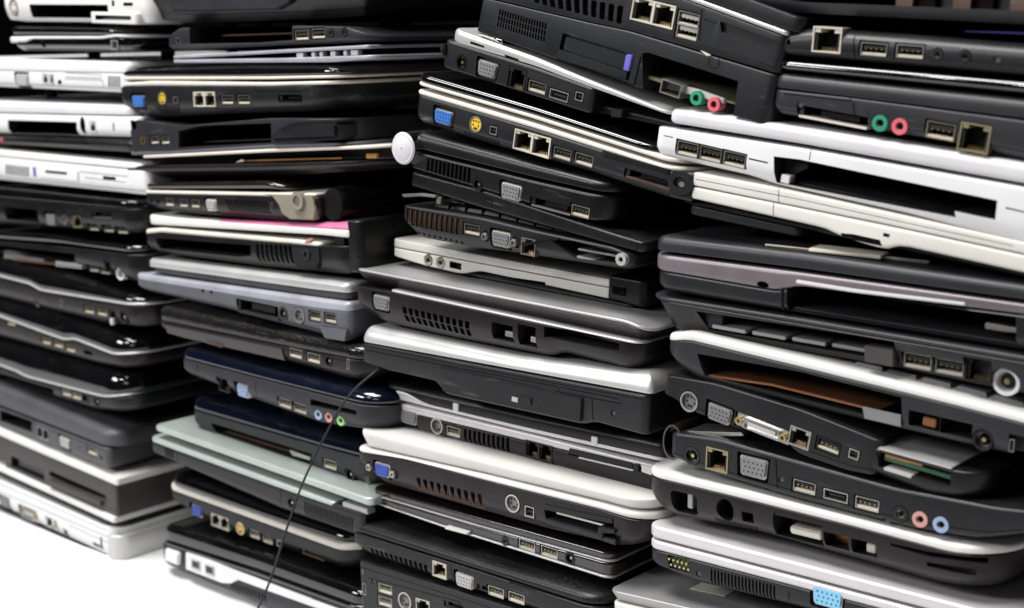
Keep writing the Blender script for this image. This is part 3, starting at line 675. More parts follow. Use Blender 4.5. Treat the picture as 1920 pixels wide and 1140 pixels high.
l = Lap('brown-black laptop with a tan hinge scoop and fine slanted vent', G2, [(300, 397), (590, 415)]); C2.append(l)
p = l.slab('lid', [(275, 343), (500, 339), (532, 350)], [(274, 354), (510, 354), (535, 362)], 'gloss_brown', 'pill', rl=.008, rr=.02, D=.28)
t = l.slab('trim', [(273, 357), (490, 361), (590, 363)], [(273, 363), (490, 368), (590, 370)], 'cream', 'soft', rl=.004, rr=.004)
p = l.slab('base', [(273, 363), (490, 367), (596, 370)], [(288, 392), (330, 400), (520, 416), (596, 416)], 'brown_black_plastic', 'taper', rl=.006, rr=.004)
for x in (283, 295): port(p, 'jack', (x, 376 + (x - 283) * .1), w=.005)
for c in ((317, 379), (343, 381), (365, 382)): port(p, 'usb', c, w=.0115, h=.0068)
port(p, 'vga', (395, 385), w=.012, h=.009, col='pale_grey', m='port_cream'); vents(p, [(420, 374), (500, 377), (508, 402), (428, 396)], 15, lean=0, fins=False); port(p, 'lock', (509, 388))
l.pris('hinge_cover', [(496, 364), (512, 368), (524, 384), (530, 400), (545, 411), (590, 413), (594, 394), (588, 366)], -.0012, .012, 'tan', bevel=.0008)
u, v = l.loc((563, 376)); b_ = MB(); b_.ring(0, 0, .0072, .0042, -.004, .006, 'tan', 24); b_.disc(0, 0, .0035, -.003, .006, 'nickel', 16); b_.box(.003, .018, -.001, .003, -.002, .001, 'brass'); o = link('hinge', b_.mesh('hinge'), l.e); o.location = (u, 0, v)
u0, v0 = l.loc((612, 386)); b_ = MB(); b_.disc(0, 0, .0125, .006, .30, 'black_plastic', 32); o = link('battery', b_.mesh('battery', bevel=.001), l.e); o.location = (u0, 0, v0)

l = Lap('white-edged laptop with a hot pink lid and open side showing metal fins', G2, [(290, 478), (655, 514)]); C2.append(l)
p = l.slab('lid', [(278, 403), (340, 410), (655, 431)], [(283, 421), (600, 441), (655, 447)], 'warm_white', 'soft', rl=.014, rr=.004)
t = l.slab('lid_skin', [(400, 413), (520, 418), (655, 417)], [(400, 415), (655, 431.5)], 'magenta', (('t', .0001, .05), ('e', .012, .96)), rl=.02, rr=.004, y0=.0005)
t = l.slab('trim', [(272, 430), (300, 427), (560, 450), (600, 455)], [(272, 440), (300, 436), (560, 459), (600, 465)], 'cream', 'soft', rl=.012, rr=.004)
p = l.slab('base', [(272, 438), (300, 436), (560, 459), (655, 462)], [(282, 472), (330, 481), (480, 501), (640, 516), (655, 512)], 'black_plastic', 'taper', rl=.012, rr=.012)
cutpoly(p, [(292, 446), (470, 460), (470, 480), (440, 482), (296, 467)], .10); vents(p, [(478, 456), (548, 460), (552, 496), (480, 490)], 8, gap=.3, depth=.03, back='nickel')
l.pris('port_cover', [(546, 462), (600, 464), (603, 488), (596, 504), (556, 500)], -.0012, .010, 'charcoal_plastic', bevel=.001); u, v = l.loc((577, 477)); b_ = MB(); b_.ring(0, 0, .0045, .0025, -.0024, .004, 'dark_grey'); o = link('power_jack', b_.mesh('power_jack'), l.e); o.location = (u, 0, v)
l.pris('circuit_board', [(520, 492), (546, 496), (546, 474), (536, 470)], .006, .02, 'cream'); l.pris('latch', [(575, 450), (582, 446), (585, 452), (572, 456)], -.001, .003, 'salmon')
l.slab('hinge_back', [(655, 413), (672, 415)], [(655, 511), (672, 513)], 'black_plastic', 'soft', rl=.001, rr=.006, y0=.001)
for q in range(1): l.bx('hinge', (634, 470), .022, .034, .002, .05, 'black_plastic', bevel=.006)

l = Lap('lavender grey laptop with a bright silver lid, card slot and two USB sockets', G2, [(262, 549), (650, 634)]); C2.append(l)
p = l.slab('lid', [(278, 485), (590, 523), (652, 532)], [(280, 500), (590, 543), (652, 550)], 'silver', 'rtop', rl=.01, rr=.006)
t = l.slab('bezel', [(283, 500), (590, 543), (648, 551)], [(284, 511), (590, 556), (648, 563)], 'mid_grey', 'box', rl=.01, rr=.006, D=.30, y0=.003)
p = l.slab('upper_deck', [(255, 512), (590, 558), (655, 567)], [(254, 522), (590, 577), (656, 584)], 'lavender', (('r', .0005), ('r', .004)), rl=.02, rr=.006)
p = l.slab('base', [(254, 522), (590, 577), (656, 584)], [(260, 545), (416, 581), (466, 596), (606, 632), (652, 640)], 'slate', 'taper', rl=.02, rr=.006)
hole(p, (380, 545), .0035, .004, r=1); hole(p, (396, 547), .0035, .004, r=1); port(p, 'slot', (482, 581), w=.054, h=.0125, col='dark_grey'); port(p, 'power', (531, 588), w=.0105, col='dark_grey'); port(p, 'svideo', (561, 592), w=.0125); port(p, 'usb', (590, 593), w=.0125); port(p, 'usb', (619, 597), w=.0125)
l.pris('lower_panel', [(600, 612), (652, 618), (648, 640), (610, 634)], -.001, .01, 'slate'); groove(p, [(594, 560), (593, 577)])

l = Lap('scuffed glittery black laptop with brown side and two USB slots at right', G2, [(310, 622), (640, 712)]); C2.append(l)
p = l.slab('lid', [(302, 575), (500, 618), (690, 655)], [(300, 600), (535, 648), (690, 678)], 'glitter_black', (('r', .001), ('r', .008)), rl=.012, rr=.02)
p = l.slab('base', [(300, 602), (535, 650), (690, 680)], [(306, 622), (350, 641), (540, 683), (640, 712), (690, 716)], 'brown_black_plastic', 'taper', rl=.012, rr=.022)
l.pris('optical_drive', [(310, 608), (530, 653), (536, 676), (350, 634), (315, 624)], -.0010, .006, 'gloss_brown'); port(p, 'usb', (553, 663)); port(p, 'usb', (587, 672)); port(p, 'power', (616, 677), w=.009); port(p, 'lock', (653, 683), w=.002, h=.008); l.bx('logo_plate', (405, 644), .022, .004, -.0014, -.0008, 'board_brown')

l = Lap('dark blue glossy laptop with blue, pink and green jacks behind the thin wire', G2, [(348, 712), (633, 806)]); C2.append(l)
p = l.slab('lid', [(345, 648), (500, 690), (717, 742)], [(343, 671), (500, 712), (715, 766)], 'gloss_navy', 'dome', rl=.014, rr=.03)
p = l.slab('base', [(342, 673), (500, 714), (718, 770)], [(350, 706), (470, 752), (590, 795), (690, 810)], 'dark_grey', 'taper', rl=.012, rr=.03)
port(p, 'rj', (415, 723), m='charcoal_plastic'); port(p, 'vga', (451, 734), col='sky_blue', m='warm_white', w=.0145, h=.010); port(p, 'usb', (531, 757)); port(p, 'usb', (559, 767)); port(p, 'jack', (594, 778), col='sky_blue', w=.0085); port(p, 'jack', (613, 783), col='salmon', w=.0085); port(p, 'jack', (634, 790), col='lime', w=.0085)
cutpoly(p, [(582, 748), (668, 770), (668, 779), (582, 760)], .03)

l = Lap('navy laptop with a long empty bay and a single USB slot', G2, [(387, 816), (699, 917)], dy=0.018); C2.append(l)
p = l.slab('lid', [(363, 742), (602, 812), (706, 840)], [(361, 767), (602, 836), (702, 862)], 'gloss_navy', 'dome', rl=.014, rr=.02)
p = l.slab('base', [(362, 769), (602, 838), (704, 866)], [(384, 813), (541, 868), (640, 900), (700, 916)], 'dark_grey', 'taper', rl=.012, rr=.02)
cutpoly(p, [(396, 793), (584, 851), (584, 876), (500, 846), (400, 812)], .12); port(p, 'usb', (617, 872)); port(p, 'power', (652, 891), w=.011); port(p, 'lock', (683, 900), h=.009)
l.pris('circuit_board', [(405, 812), (580, 868), (580, 871), (405, 815)], .01, .11, 'board_brown'); l.pris('drive_cage', [(535, 845), (575, 860), (575, 866), (540, 856)], .004, .02, 'nickel')

l = Lap('mint green laptop with a fine black grille at its right', G2, [(295, 857), (668, 1013)]); C2.append(l)
p = l.slab('lid', [(292, 797), (696, 936)], [(295, 809), (694, 951)], 'mint', 'soft', rl=.006, rr=.006)
t = l.slab('trim', [(284, 819), (626, 942)], [(284, 829), (626, 954)], 'mint', 'soft', rl=.008, rr=.003)
p = l.slab('base', [(285, 829), (520, 912), (682, 962)], [(294, 855), (523, 956), (668, 1007)], 'charcoal_plastic', 'taper2', rl=.008, rr=.004)
port(p, 'power', (546, 943), w=.011, col='dark_grey'); groove(p, [(527, 915), (525, 958)]); vents(p, [(570, 940), (664, 972), (661, 998), (570, 968)], 22, gap=.5, fins=False)
l.pris('hinge', [(640, 950), (688, 966), (686, 956), (640, 941)], .001, .01, 'dull_silver')

l = Lap('glossy black laptop with cream trim and yellow port, second from the bottom', G2, [(340, 952), (660, 1070)], dy=0.025); C2.append(l)
p = l.slab('lid', [(330, 889), (500, 950), (666, 1006)], [(324, 908), (500, 969), (668, 1022)], 'gloss_black', 'dome', rl=.014, rr=.025)
t = l.slab('trim', [(319, 908), (500, 972), (630, 1018), (672, 1024)], [(319, 919), (500, 984), (630, 1031), (672, 1038)], 'cream', 'soft', rl=.014, rr=.025)
p = l.slab('base', [(320, 919), (500, 984), (630, 1031), (672, 1038)], [(326, 947), (427, 1004), (560, 1044), (633, 1069), (668, 1075)], 'charcoal_plastic', 'taper', rl=.012, rr=.03)
port(p, 'vga', (367, 959), col='royal_blue', w=.0145); port(p, 'rj2', (411, 979), m='port_cream', w=.0128); port(p, 'svideo', (450, 991), col='yellow', w=.012); port(p, 'usb', (475, 1003), w=.013); port(p, 'usb', (498, 1013), w=.013); port(p, 'fw', (521, 1020)); port(p, 'slot', (582, 1041), w=.03, h=.006, col='board_brown')

l = Lap('black laptop with white port panel and white square on the table', G2, [(308, 1066), (480, 1128)], dy=0.012, D=.33); C2.append(l)
p = l.slab('lid', [(308, 984), (480, 1040), (690, 1116)], [(310, 1012), (480, 1066), (690, 1142)], 'gloss_black', 'bigtop', rl=.01, rr=.02)
t = l.slab('lid_edge', [(312, 1013), (480, 1067), (690, 1143)], [(312, 1021), (480, 1077), (690, 1152)], 'gloss_black', 'soft', rl=.01, rr=.02, y0=-.002)
p = l.slab('base', [(305, 1021), (480, 1077), (692, 1153)], [(306, 1060), (405, 1099), (480, 1134), (692, 1214)], 'dark_grey', 'taper2', rl=.01, rr=.02)
l.pris('hinge_cap', [(314, 1026), (341, 1035), (339, 1060), (313, 1050)], -.0035, .004, 'white', bevel=.0015)
w_ = l.pris('port_panel', [(352, 1034), (395, 1048), (440, 1067), (500, 1090), (600, 1128), (690, 1160), (690, 1172), (600, 1140), (505, 1106), (450, 1086), (436, 1093), (420, 1092), (352, 1066)], -.0025, .003, 'white')
for c in ((372, 1057), (398, 1067)):
    u, v = l.loc(c); b_ = MB(); b_.frame(.0125, .0085, .0012, -.0034, .002, 'pale_grey'); b_.box(-.0052, .0052, -.0028, .0, -.003, .003, 'recess'); b_.box(-.0045, .0045, -.0031, .0, -.001, .0012, 'board_brown'); o = link('usb_port', b_.mesh('usb_port', smooth=False), w_); o.location = (u, 0, v)
vents(p, [(430, 1090), (500, 1114), (500, 1130), (430, 1106)], 12, gap=.5, fins=False)

# ------------------------------------------------------------------ stack 3
l = Lap('black laptop with a pale seam, twin network ports and stacked USB, tilted at the top', G3, [(942, 3), (1462, 141)]); C3.append(l)
t = l.slab('lid', [(900, -190), (1500, 34)], [(900, -155), (1500, 64)], 'charcoal_plastic', 'box', rl=.01, rr=.006, solid=False)
t = l.slab('trim', [(902, -151), (1476, 59)], [(902, -142), (1476, 68)], 'silver', 'box', rl=.006, rr=.003, solid=False)
p = l.slab('base', [(904, -142), (1474, 70)], [(915, -4), (1106, 41), (1182, 57), (1462, 139)], 'charcoal_plastic', 'box', rl=.006, rr=.006)
vents(p, [(995, -22), (1172, 12), (1168, 47), (1000, 6)], 11, gap=.35, depth=.006, back='dark_grey'); port(p, 'rj2', (1224, 24), w=.0165, h=.0145, m='port_cream')
port(p, 'usb', (1290, 37), w=.0155, h=.0085, col='pale_grey'); port(p, 'usb', (1287, 60), w=.0155, h=.0085, col='pale_grey')
cutpoly(p, [(1350, 40), (1458, 78), (1458, 94), (1352, 60)], .003); groove(p, [(1316, 18), (1312, 76)]); groove(p, [(1320, 36), (1344, 44)])
t = l.slab('bottom_cover', [(942, 5), (1106, 43), (1182, 59), (1462, 141)], [(1200, 96), (1330, 136), (1448, 172)], 'charcoal_plastic', 'box', rl=.004, rr=.004, solid=False, y0=.004) if False else None

l = Lap('black docking base with a louvred vent, card slot and violet eject tab', G3, [(904, 62), (1192, 163)]); C3.append(l)
p = l.slab('base', [(906, -4), (1106, 43), (1182, 59), (1460, 143)], [(904, 62), (1192, 163), (1300, 196), (1425, 232)], 'charcoal_plastic', 'box', rl=.003, rr=.006)
vents(p, [(936, 17), (1026, 44), (1022, 80), (930, 49)], 18, gap=.38, depth=.006, fins=False, rows=3)
cutpoly(p, [(1214, 98), (1384, 152), (1372, 240), (1206, 190), (1204, 100)], .20)
cutpoly(p, [(1055, 62), (1204, 107), (1186, 161), (1044, 112)], .004)
l.pris('card_cover', [(1060, 68), (1176, 103), (1171, 132), (1054, 93)], .0005, .004, 'charcoal_plastic'); l.pris('card_lip', [(1048, 92), (1178, 135), (1176, 150), (1044, 110)], -.0012, .004, 'charcoal_plastic'); l.pris('eject_tab', [(1177, 101), (1189, 104), (1182, 134), (1171, 131)], -.002, .003, 'violet')
l.pris('side_wall', [(1190, 102), (1203, 106), (1190, 160), (1178, 156)], -.0008, .004, 'charcoal_plastic')
l.pris('circuit_board', [(1204, 142), (1300, 172), (1370, 195), (1370, 198), (1300, 178), (1204, 149)], .006, .10, 'board_olive'); l.pris('port_bracket', [(1236, 152), (1300, 168), (1350, 186), (1350, 196), (1300, 182), (1240, 166)], .004, .008, 'pale_grey')
u, v = l.loc((1259, 166)); b_ = MB(); b_.frame(.0155, .0088, .0008, -.001, .01, 'nickel'); b_.box(-.006, .006, .002, .01, -.001, .003, 'recess'); o = link('usb_port', b_.mesh('usb_port', smooth=False), l.e); o.location = (u, 0, v)
for c, k in (((1303, 184), 'green'), ((1336, 196), 'pink')):
    u, v = l.loc(c); b_ = MB(); b_.ring(0, 0, .0044, .0022, .001, .008, k); b_.disc(0, 0, .0022, .003, .006, 'recess'); o = link('audio_jack', b_.mesh('audio_jack'), l.e); o.location = (u, 0, v)
u, v = l.loc((1339, 117)); groove(p, [(1328, 116), (1331, 107), (1340, 104), (1348, 109), (1350, 120), (1345, 129), (1334, 128), (1328, 118)], w=.0004); l.pris('sticker', [(1310, 92), (1334, 104), (1326, 106)], -.0004, .001, 'paper')

l = Lap('black base under a bright silver shell, with network, HDMI and grey VGA ports', G3, [(835, 128), (1106, 214)]); C3.append(l)
t = l.slab('upper_shell', [(864, 58), (1000, 106), (1100, 148), (1256, 210)], [(850, 80), (1000, 124), (1100, 162), (1262, 219)], 'silver', 'soft', rl=.01, rr=.01)
for x in (882, 946, 1010, 1070): y = 77 + (x - 882) * .39; cutpoly(t, [(x, y), (x + 26, y + 9), (x + 26, y + 13), (x, y + 5)], .01)
p = l.slab('base', [(838, 74), (870, 84), (1008, 127), (1113, 165)], [(835, 128), (930, 158), (1106, 214)], 'charcoal_plastic', 'soft', rl=.006, rr=.003, D=.24)
port(p, 'power', (865, 117), w=.0105); port(p, 'vga', (913, 130), col='port_grey'); port(p, 'rj', (968, 148), m='charcoal_plastic', w=.0165, h=.0145); port(p, 'usb', (1006, 164)); port(p, 'hdmi', (1048, 179)); port(p, 'fw', (1086, 181))
l.pris('hinge', [(833, 80), (838, 84), (836, 106), (832, 100), (829, 90)], -.003, .003, 'charcoal_plastic', bevel=.001)
l.pris('bracket', [(868, 60), (930, 76), (928, 84), (880, 70)], .008, .02, 'nickel'); l.pris('clip', [(920, 70), (934, 74), (936, 82), (930, 80)], .003, .012, 'chrome')
t = l.slab('lower_plate', [(1100, 196), (1262, 236)], [(1106, 214), (1180, 228), (1262, 246)], 'black_plastic', 'box', rl=.004, y0=.01, D=.22)
l.pris('screw_boss', [(1137, 203), (1160, 207), (1158, 222), (1138, 220)], .004, .014, 'charcoal_plastic')
b_ = MB(); 
for i in range(28):
    a0, a1 = 6.28318 * i / 28, 6.28318 * (i + 1) / 28; k = len(b_.v); zz = 0.
    for a in (a0, a1): b_.v += [(.030 * math.cos(a), .030 * math.sin(a), 0), (.020 * math.cos(a), .020 * math.sin(a), 0), (.020 * math.cos(a), .020 * math.sin(a), .0012), (.030 * math.cos(a), .030 * math.sin(a), .0012)]
    b_.mi('chrome')
    for e in range(4): b_.f.append((k + e, k + 4 + e, k + 4 + (e + 1) % 4, k + (e + 1) % 4)); b_.m.append(0)
u, v = l.loc((1190, 190)); o = link('cooling_ring', b_.mesh('cooling_ring'), l.e); o.location = (u, .04, v + .0004 + .0005); o.rotation_euler = (0, .0, 0); bpy.data.objects.remove(o)

l = Lap('large glossy black laptop with cream trim and blue and yellow ports, above round hinge cap', G3, [(786, 232), (1255, 374)], D=.33); C3.append(l)
p = l.slab('lid', [(790, 138), (1000, 200), (1240, 278)], [(787, 152), (1000, 214), (1245, 292)], 'gloss_black', (('r', .001), ('r', .004)), rl=.01, rr=.02)
t = l.slab('lid_trim', [(786, 153), (1000, 215), (1245, 293), (1290, 303)], [(786, 160), (1000, 223), (1245, 302), (1290, 312)], 'cream', 'soft', rl=.008, rr=.02)
t = l.slab('trim', [(785, 168), (1000, 231), (1245, 309), (1292, 318)], [(785, 177), (1000, 241), (1245, 319), (1292, 328)], 'cream', 'soft', rl=.006, rr=.02)
p = l.slab('base', [(786, 177), (1000, 241), (1245, 319), (1288, 328)], [(786, 229), (866, 256), (936, 277), (1090, 319), (1255, 373)], 'charcoal_plastic', 'taper2', rl=.006, rr=.015)
port(p, 'vga', (831, 220), col='blue', m='brass'); port(p, 'svideo', (892, 233), col='yellow'); port(p, 'fw', (925, 245)); port(p, 'rj2', (997, 269), w=.0162, h=.014, m='port_cream'); port(p, 'usb', (1053, 289)); port(p, 'usb', (1094, 300)); port(p, 'slot', (1213, 336), w=.037, h=.0062, col='board_brown')
vents(p, [(866, 245), (934, 264), (932, 274), (869, 256)], 13, gap=.5, fins=False); l.pris('card_cover', [(1129, 282), (1256, 318), (1256, 328), (1130, 293)], -.0006, .003, 'black_plastic')

l = Lap('black laptop with a round silver hinge cap and a row of vent slots', G3, [(774, 316), (1130, 412)]); C3.append(l)
p = l.slab('lid', [(782, 248), (1000, 307), (1150, 346)], [(786, 279), (1000, 332), (1148, 365)], 'black_plastic', 'rtop', rl=.006, rr=.018)
p = l.slab('base', [(775, 284), (1000, 339), (1145, 371)], [(774, 316), (980, 378), (1067, 407), (1130, 417)], 'black_plastic', 'soft', rl=.006, rr=.018)
u, v = l.loc((767, 277)); b_ = MB(); b_.disc(0, 0, .0122, -.006, .02, 'chrome', 40); b_.disc(0, 0, .0106, -.0072, -.0060, 'lilac_white', 40, r2=.0118); b_.disc(0, 0, .0082, -.0078, -.0072, 'lilac_white', 40, r2=.0092); b_.disc(0, 0, .0005, -.0080, -.0077, 'mid_grey', 8); o = link('hinge_cap', b_.mesh('hinge_cap'), l.e); o.location = (u, 0, v)
vents(p, [(800, 295), (884, 315), (882, 345), (798, 320)], 11, gap=.34, depth=.008, fins=True, back='dark_grey'); port(p, 'power', (896, 346), w=.009); port(p, 'vga', (957, 360), col='port_grey', m='port_cream'); port(p, 'slot', (1031, 387), w=.036, h=.0065); port(p, 'usb', (1087, 397), m='old_brass'); groove(p, [(1014, 356), (1016, 350)])

l = Lap('scuffed black battery slab wedged under the laptop with the round silver hinge', G3, [(770, 351), (1178, 476)], name='battery_slab', cat='laptop battery', D=.16); C3.append(l)
p = l.slab('body', [(770, 322), (905, 357), (1143, 437), (1203, 455)], [(770, 350), (905, 393), (1162, 466), (1203, 476)], 'black_plastic', 'soft', rl=.004, rr=.004, y0=.002, D=.22)
groove(p, [(905, 372), (920, 376), (919, 388)]); groove(p, [(1178, 456), (1192, 460), (1191, 470)])

l = Lap('torn black netbook base with copper-finned vent and screwed grey VGA port', G3, [(760, 420), (1159, 506)]); C3.append(l)
p = l.slab('base', [(758, 385), (900, 408), (1000, 432), (1150, 464), (1184, 480)], [(757, 420), (783, 446), (878, 464), (973, 476), (1100, 496), (1184, 508)], 'charcoal_plastic', 'taper2', rl=.006, rr=.01)
vents(p, [(762, 389), (865, 410), (862, 441), (760, 421)], 11, gap=.26, depth=.008, back='fin_copper'); port(p, 'usb', (884, 431)); port(p, 'vga', (938, 449), screws=True, col='port_grey', m='port_cream', w=.0155); port(p, 'rj', (990, 463), w=.013)
cutpoly(p, [(1028, 448), (1075, 452), (1158, 474), (1158, 494), (1075, 484)], .05); l.pris('card_cage', [(1080, 466), (1158, 480), (1158, 484), (1080, 470)], .002, .05, 'nickel', bevel=.0002); l.pris('card_cage', [(1078, 480), (1125, 492), (1125, 495), (1078, 484)], .002, .05, 'dull_silver', bevel=.0002)
l.pris('torn_strip', [(985, 455), (1058, 445), (1060, 448), (990, 460)], -.006, -.003, 'black_plastic'); u, v = l.loc((1167, 486)); b_ = MB(); b_.ring(0, 0, .0042, .0018, -.002, .004, 'pale_grey'); o = link('screw', b_.mesh('screw'), l.e); o.location = (u, 0, v)
for i in range(9): hole(p, (782 + i * 10, 437 + i * 2.3), .0025, .0022, depth=.004, r=1)
l.pris('hinge', [(754, 364), (790, 362), (818, 366), (818, 371), (790, 368), (758, 370)], -.001, .003, 'nickel'); l.pris('hinge_post', [(814, 368), (823, 370), (822, 384), (814, 383)], .002, .006, 'nickel')
keyboard(p, p.x0 + .02, p.x0 + .20, .012, .10)

l = Lap('thin off-white laptop with two round jacks and a black battery end', G3, [(742, 482), (1178, 580)], dy=0.028); C3.append(l)
p = l.slab('lid', [(739, 448), (1143, 524)], [(739, 463), (1143, 539)], 'ivory', 'box', rl=.006, rr=.002)
p = l.slab('base', [(739, 465), (1143, 541)], [(742, 481), (796, 498), (865, 514), (900, 508), (1140, 560)], 'ivory', 'box', rl=.006, rr=.002)
cutpoly(p, [(895, 512), (940, 517), (1022, 529), (1026, 550), (900, 530)], .06); port(p, 'jack', (803, 488), w=.0085, col='nickel'); port(p, 'jack', (826, 493), w=.0085, col='nickel'); hole(p, (854, 498), .012, .005, depth=.006)
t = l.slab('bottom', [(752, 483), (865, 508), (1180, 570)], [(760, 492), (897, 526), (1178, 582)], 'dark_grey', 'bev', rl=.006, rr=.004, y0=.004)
t = l.slab('battery', [(1143, 516), (1212, 528)], [(1141, 561), (1205, 578)], 'black_plastic', 'soft', rl=.002, rr=.006, D=.29); l.pris('battery_cap', [(1146, 528), (1178, 534), (1176, 561), (1146, 556)], -.0010, .004, 'gloss_black', bevel=.002)

l = Lap('laptop with a wide brushed silver lid over a dark brown flared base', G3, [(682, 580), (1166, 696)], D=.33); C3.append(l)
p = l.slab('lid_cover', [(670, 503), (1000, 567), (1177, 601), (1216, 620)], [(670, 508), (1000, 573), (1177, 608), (1216, 627)], 'dull_silver', 'soft', rl=.01, rr=.012)
p = l.slab('lid', [(671, 508), (1000, 573), (1177, 608), (1214, 627)], [(677, 533), (1000, 598), (1166, 635), (1208, 642)], 'brown_black_plastic', 'flare', rl=.01, rr=.012)
t = l.slab('trim', [(735, 543), (1000, 600), (1177, 638), (1200, 644)], [(735, 547), (1000, 604), (1177, 642), (1200, 648)], 'silver', 'box', rl=.002, rr=.01, y0=-.0003)
p = l.slab('base', [(668, 537), (735, 547), (1000, 604), (1177, 642), (1205, 648)], [(684, 590), (710, 606), (836, 634), (1000, 666), (1025, 671), (1045, 663), (1166, 694), (1201, 694)], 'brown_black_plastic', 'taper', rl=.014, rr=.02)
port(p, 'vga', (714, 568), col='port_grey', w=.0155, m='pale_grey'); vents(p, [(752, 574), (882, 604), (880, 633), (756, 603)], 11, gap=.32, depth=.014, back='recess', rows=2, fins=False); hole(p, (941, 624), .020, .0125, depth=.03); hole(p, (987, 631), .0165, .0155, depth=.03); cutpoly(p, [(1020, 612), (1100, 624), (1161, 644), (1160, 659), (1140, 657), (1020, 632)], .05)
for q, (x, y) in enumerate(((820, 616), (838, 620), (858, 625), (876, 629))): l.bx('heat_pipe', (x, y), .006, .004, .009, .012, 'brass', bevel=.001)
l.bx('socket', (946, 630), .010, .004, .006, .02, 'nickel'); l.bx('socket', (990, 640), .006, .004, .006, .02, 'nickel'); l.pris('circuit_board', [(1030, 622), (1150, 650), (1150, 653), (1030, 625)], .012, .06, 'board_brown')

l = Lap('black laptop with a thick rounded silver lid and a slim optical drive', G3, [(682, 676), (1208, 817)]); C3.append(l)
p = l.slab('lid', [(688, 612), (960, 668), (1222, 703)], [(681, 641), (960, 692), (1221, 740)], 'silver', (('r', .0008), ('e', .010, .95)), rl=.008, rr=.004)
p = l.slab('base', [(681, 643), (960, 695), (1216, 742)], [(684, 680), (728, 695), (822, 716), (830, 738), (1096, 797), (1110, 790), (1208, 817)], 'charcoal_plastic', 'soft', rl=.006, rr=.006)
l.pris('optical_drive', [(826, 687), (1094, 746), (1092, 790), (832, 733)], -.0020, .02, 'charcoal_plastic', bevel=.0008); l.bx('eject_button', (990, 749), .0105, .0052, -.0030, 0, 'charcoal_plastic'); l.bx('drive_light', (969, 748), .0055, .0034, -.0023, 0, 'pale_grey', 0); l.bx('eject_hole', (1013, 760), .0016, .0016, -.0022, 0, 'recess', 0)
groove(p, [(684, 656), (822, 683), (1046, 725), (1048, 735), (1165, 757)]); groove(p, [(1050, 726), (1160, 748)])

l = Lap('black-lidded laptop with pink-silver trim and a row of oval vents', G3, [(724, 788), (1221, 926)], dy=0.022); C3.append(l)
p = l.slab('lid', [(724, 716), (1000, 778), (1245, 828)], [(724, 742), (1000, 806), (1255, 862)], 'black_plastic', (('r', .0008), ('r', .006)), rl=.008, rr=.01)
t = l.slab('lid_band', [(722, 728), (760, 735), (800, 757), (1000, 804), (1250, 860)], [(722, 743), (760, 752), (800, 762), (1000, 811), (1250, 867)], 'pink_silver', 'box', rl=.008, rr=.01, y0=-.0008, solid=False)
t = l.slab('trim', [(721, 749), (1000, 815), (1062, 831), (1236, 874)], [(721, 764), (1000, 831), (1062, 846), (1236, 884)], 'pink_silver', 'soft', rl=.006, rr=.004)
p = l.slab('base', [(722, 764), (1000, 831), (1062, 846), (1228, 884)], [(728, 792), (784, 808), (984, 861), (1221, 926)], 'brown_black_plastic', 'taper2', rl=.008, rr=.004)
port(p, 'vga', (765, 783), col='port_grey', m='pale_grey'); port(p, 'svideo', (819, 799), w=.0125); port(p, 'usb', (849, 810), w=.0135); vents(p, [(868, 803), (957, 822), (956, 850), (868, 828)], 10, gap=.4, depth=.008, back='recess'); port(p, 'rj2', (1010, 846), w=.0125, h=.0125, m='black_plastic')
cutpoly(p, [(1066, 838), (1201, 868), (1201, 884), (1066, 853)], .02); l.pris('card_cover', [(1068, 840), (1188, 868), (1188, 878), (1068, 850)], -.0010, .01, 'black_plastic'); l.pris('card_edge', [(1086, 856), (1188, 880), (1188, 883), (1086, 859)], -.0008, .01, 'silver', bevel=.0001); l.pris('eject_tab', [(1190, 868), (1201, 870), (1201, 884), (1190, 882)], -.0022, .006, 'black_plastic'); l.pris('latch', [(1204, 870), (1226, 874), (1226, 892), (1204, 884)], -.0012, .006, 'warm_white')
for c in ((856, 763), (1116, 826)): l.bx('rubber_bumper', c, .0055, .0062, -.0014, .002, 'lilac_white')

l = Lap('laptop with a thick white lid above a black base with blue VGA and copper vents', G3, [(678, 880), (1156, 1022)], D=.33); C3.append(l)
p = l.slab('lid', [(678, 806), (900, 862), (1130, 921), (1218, 944)], [(684, 839), (900, 888), (1130, 943), (1222, 968)], 'warm_white', (('t', .004, .7), ('r', .0015)), rl=.012, rr=.025)
t = l.slab('trim', [(673, 840), (900, 890), (1130, 946), (1222, 972)], [(672, 848), (760, 861), (900, 899), (1130, 957), (1222, 986)], 'warm_white', 'soft', rl=.012, rr=.025)
p = l.slab('base', [(672, 848), (760, 861), (900, 899), (1130, 957), (1216, 986)], [(690, 890), (709, 908), (1018, 996), (1156, 1028), (1200, 1024)], 'brown_black_plastic', 'taper', rl=.012, rr=.02)
port(p, 'vga', (716, 882), screws=True, col='royal_blue', m='port_cream', w=.0150); vents(p, [(778, 894), (906, 928), (906, 957), (780, 922)], 10, gap=.38, depth=.008, back='fin_copper'); port(p, 'svideo', (961, 944), w=.0135); port(p, 'fw', (992, 960), w=.0085, h=.0078)
cutpoly(p, [(1020, 945), (1150, 972), (1154, 1020), (1022, 975)], .05); l.pris('card_cage', [(1022, 972), (1118, 1000), (1140, 1008), (1156, 1012), (1156, 1022), (1120, 1010), (1022, 980)], -.0012, .03, 'dark_grey'); l.pris('card_rail', [(1036, 962), (1140, 990), (1140, 994), (1036, 966)], .004, .04, 'nickel', bevel=.0002); l.pris('card_cover', [(1020, 944), (1150, 972), (1150, 982), (1020, 955)], -.001, .02, 'black_plastic'); l.pris('bracket', [(1124, 986), (1156, 992), (1156, 1000), (1134, 998), (1134, 1010), (1124, 1008)], -.002, .01, 'black_plastic')

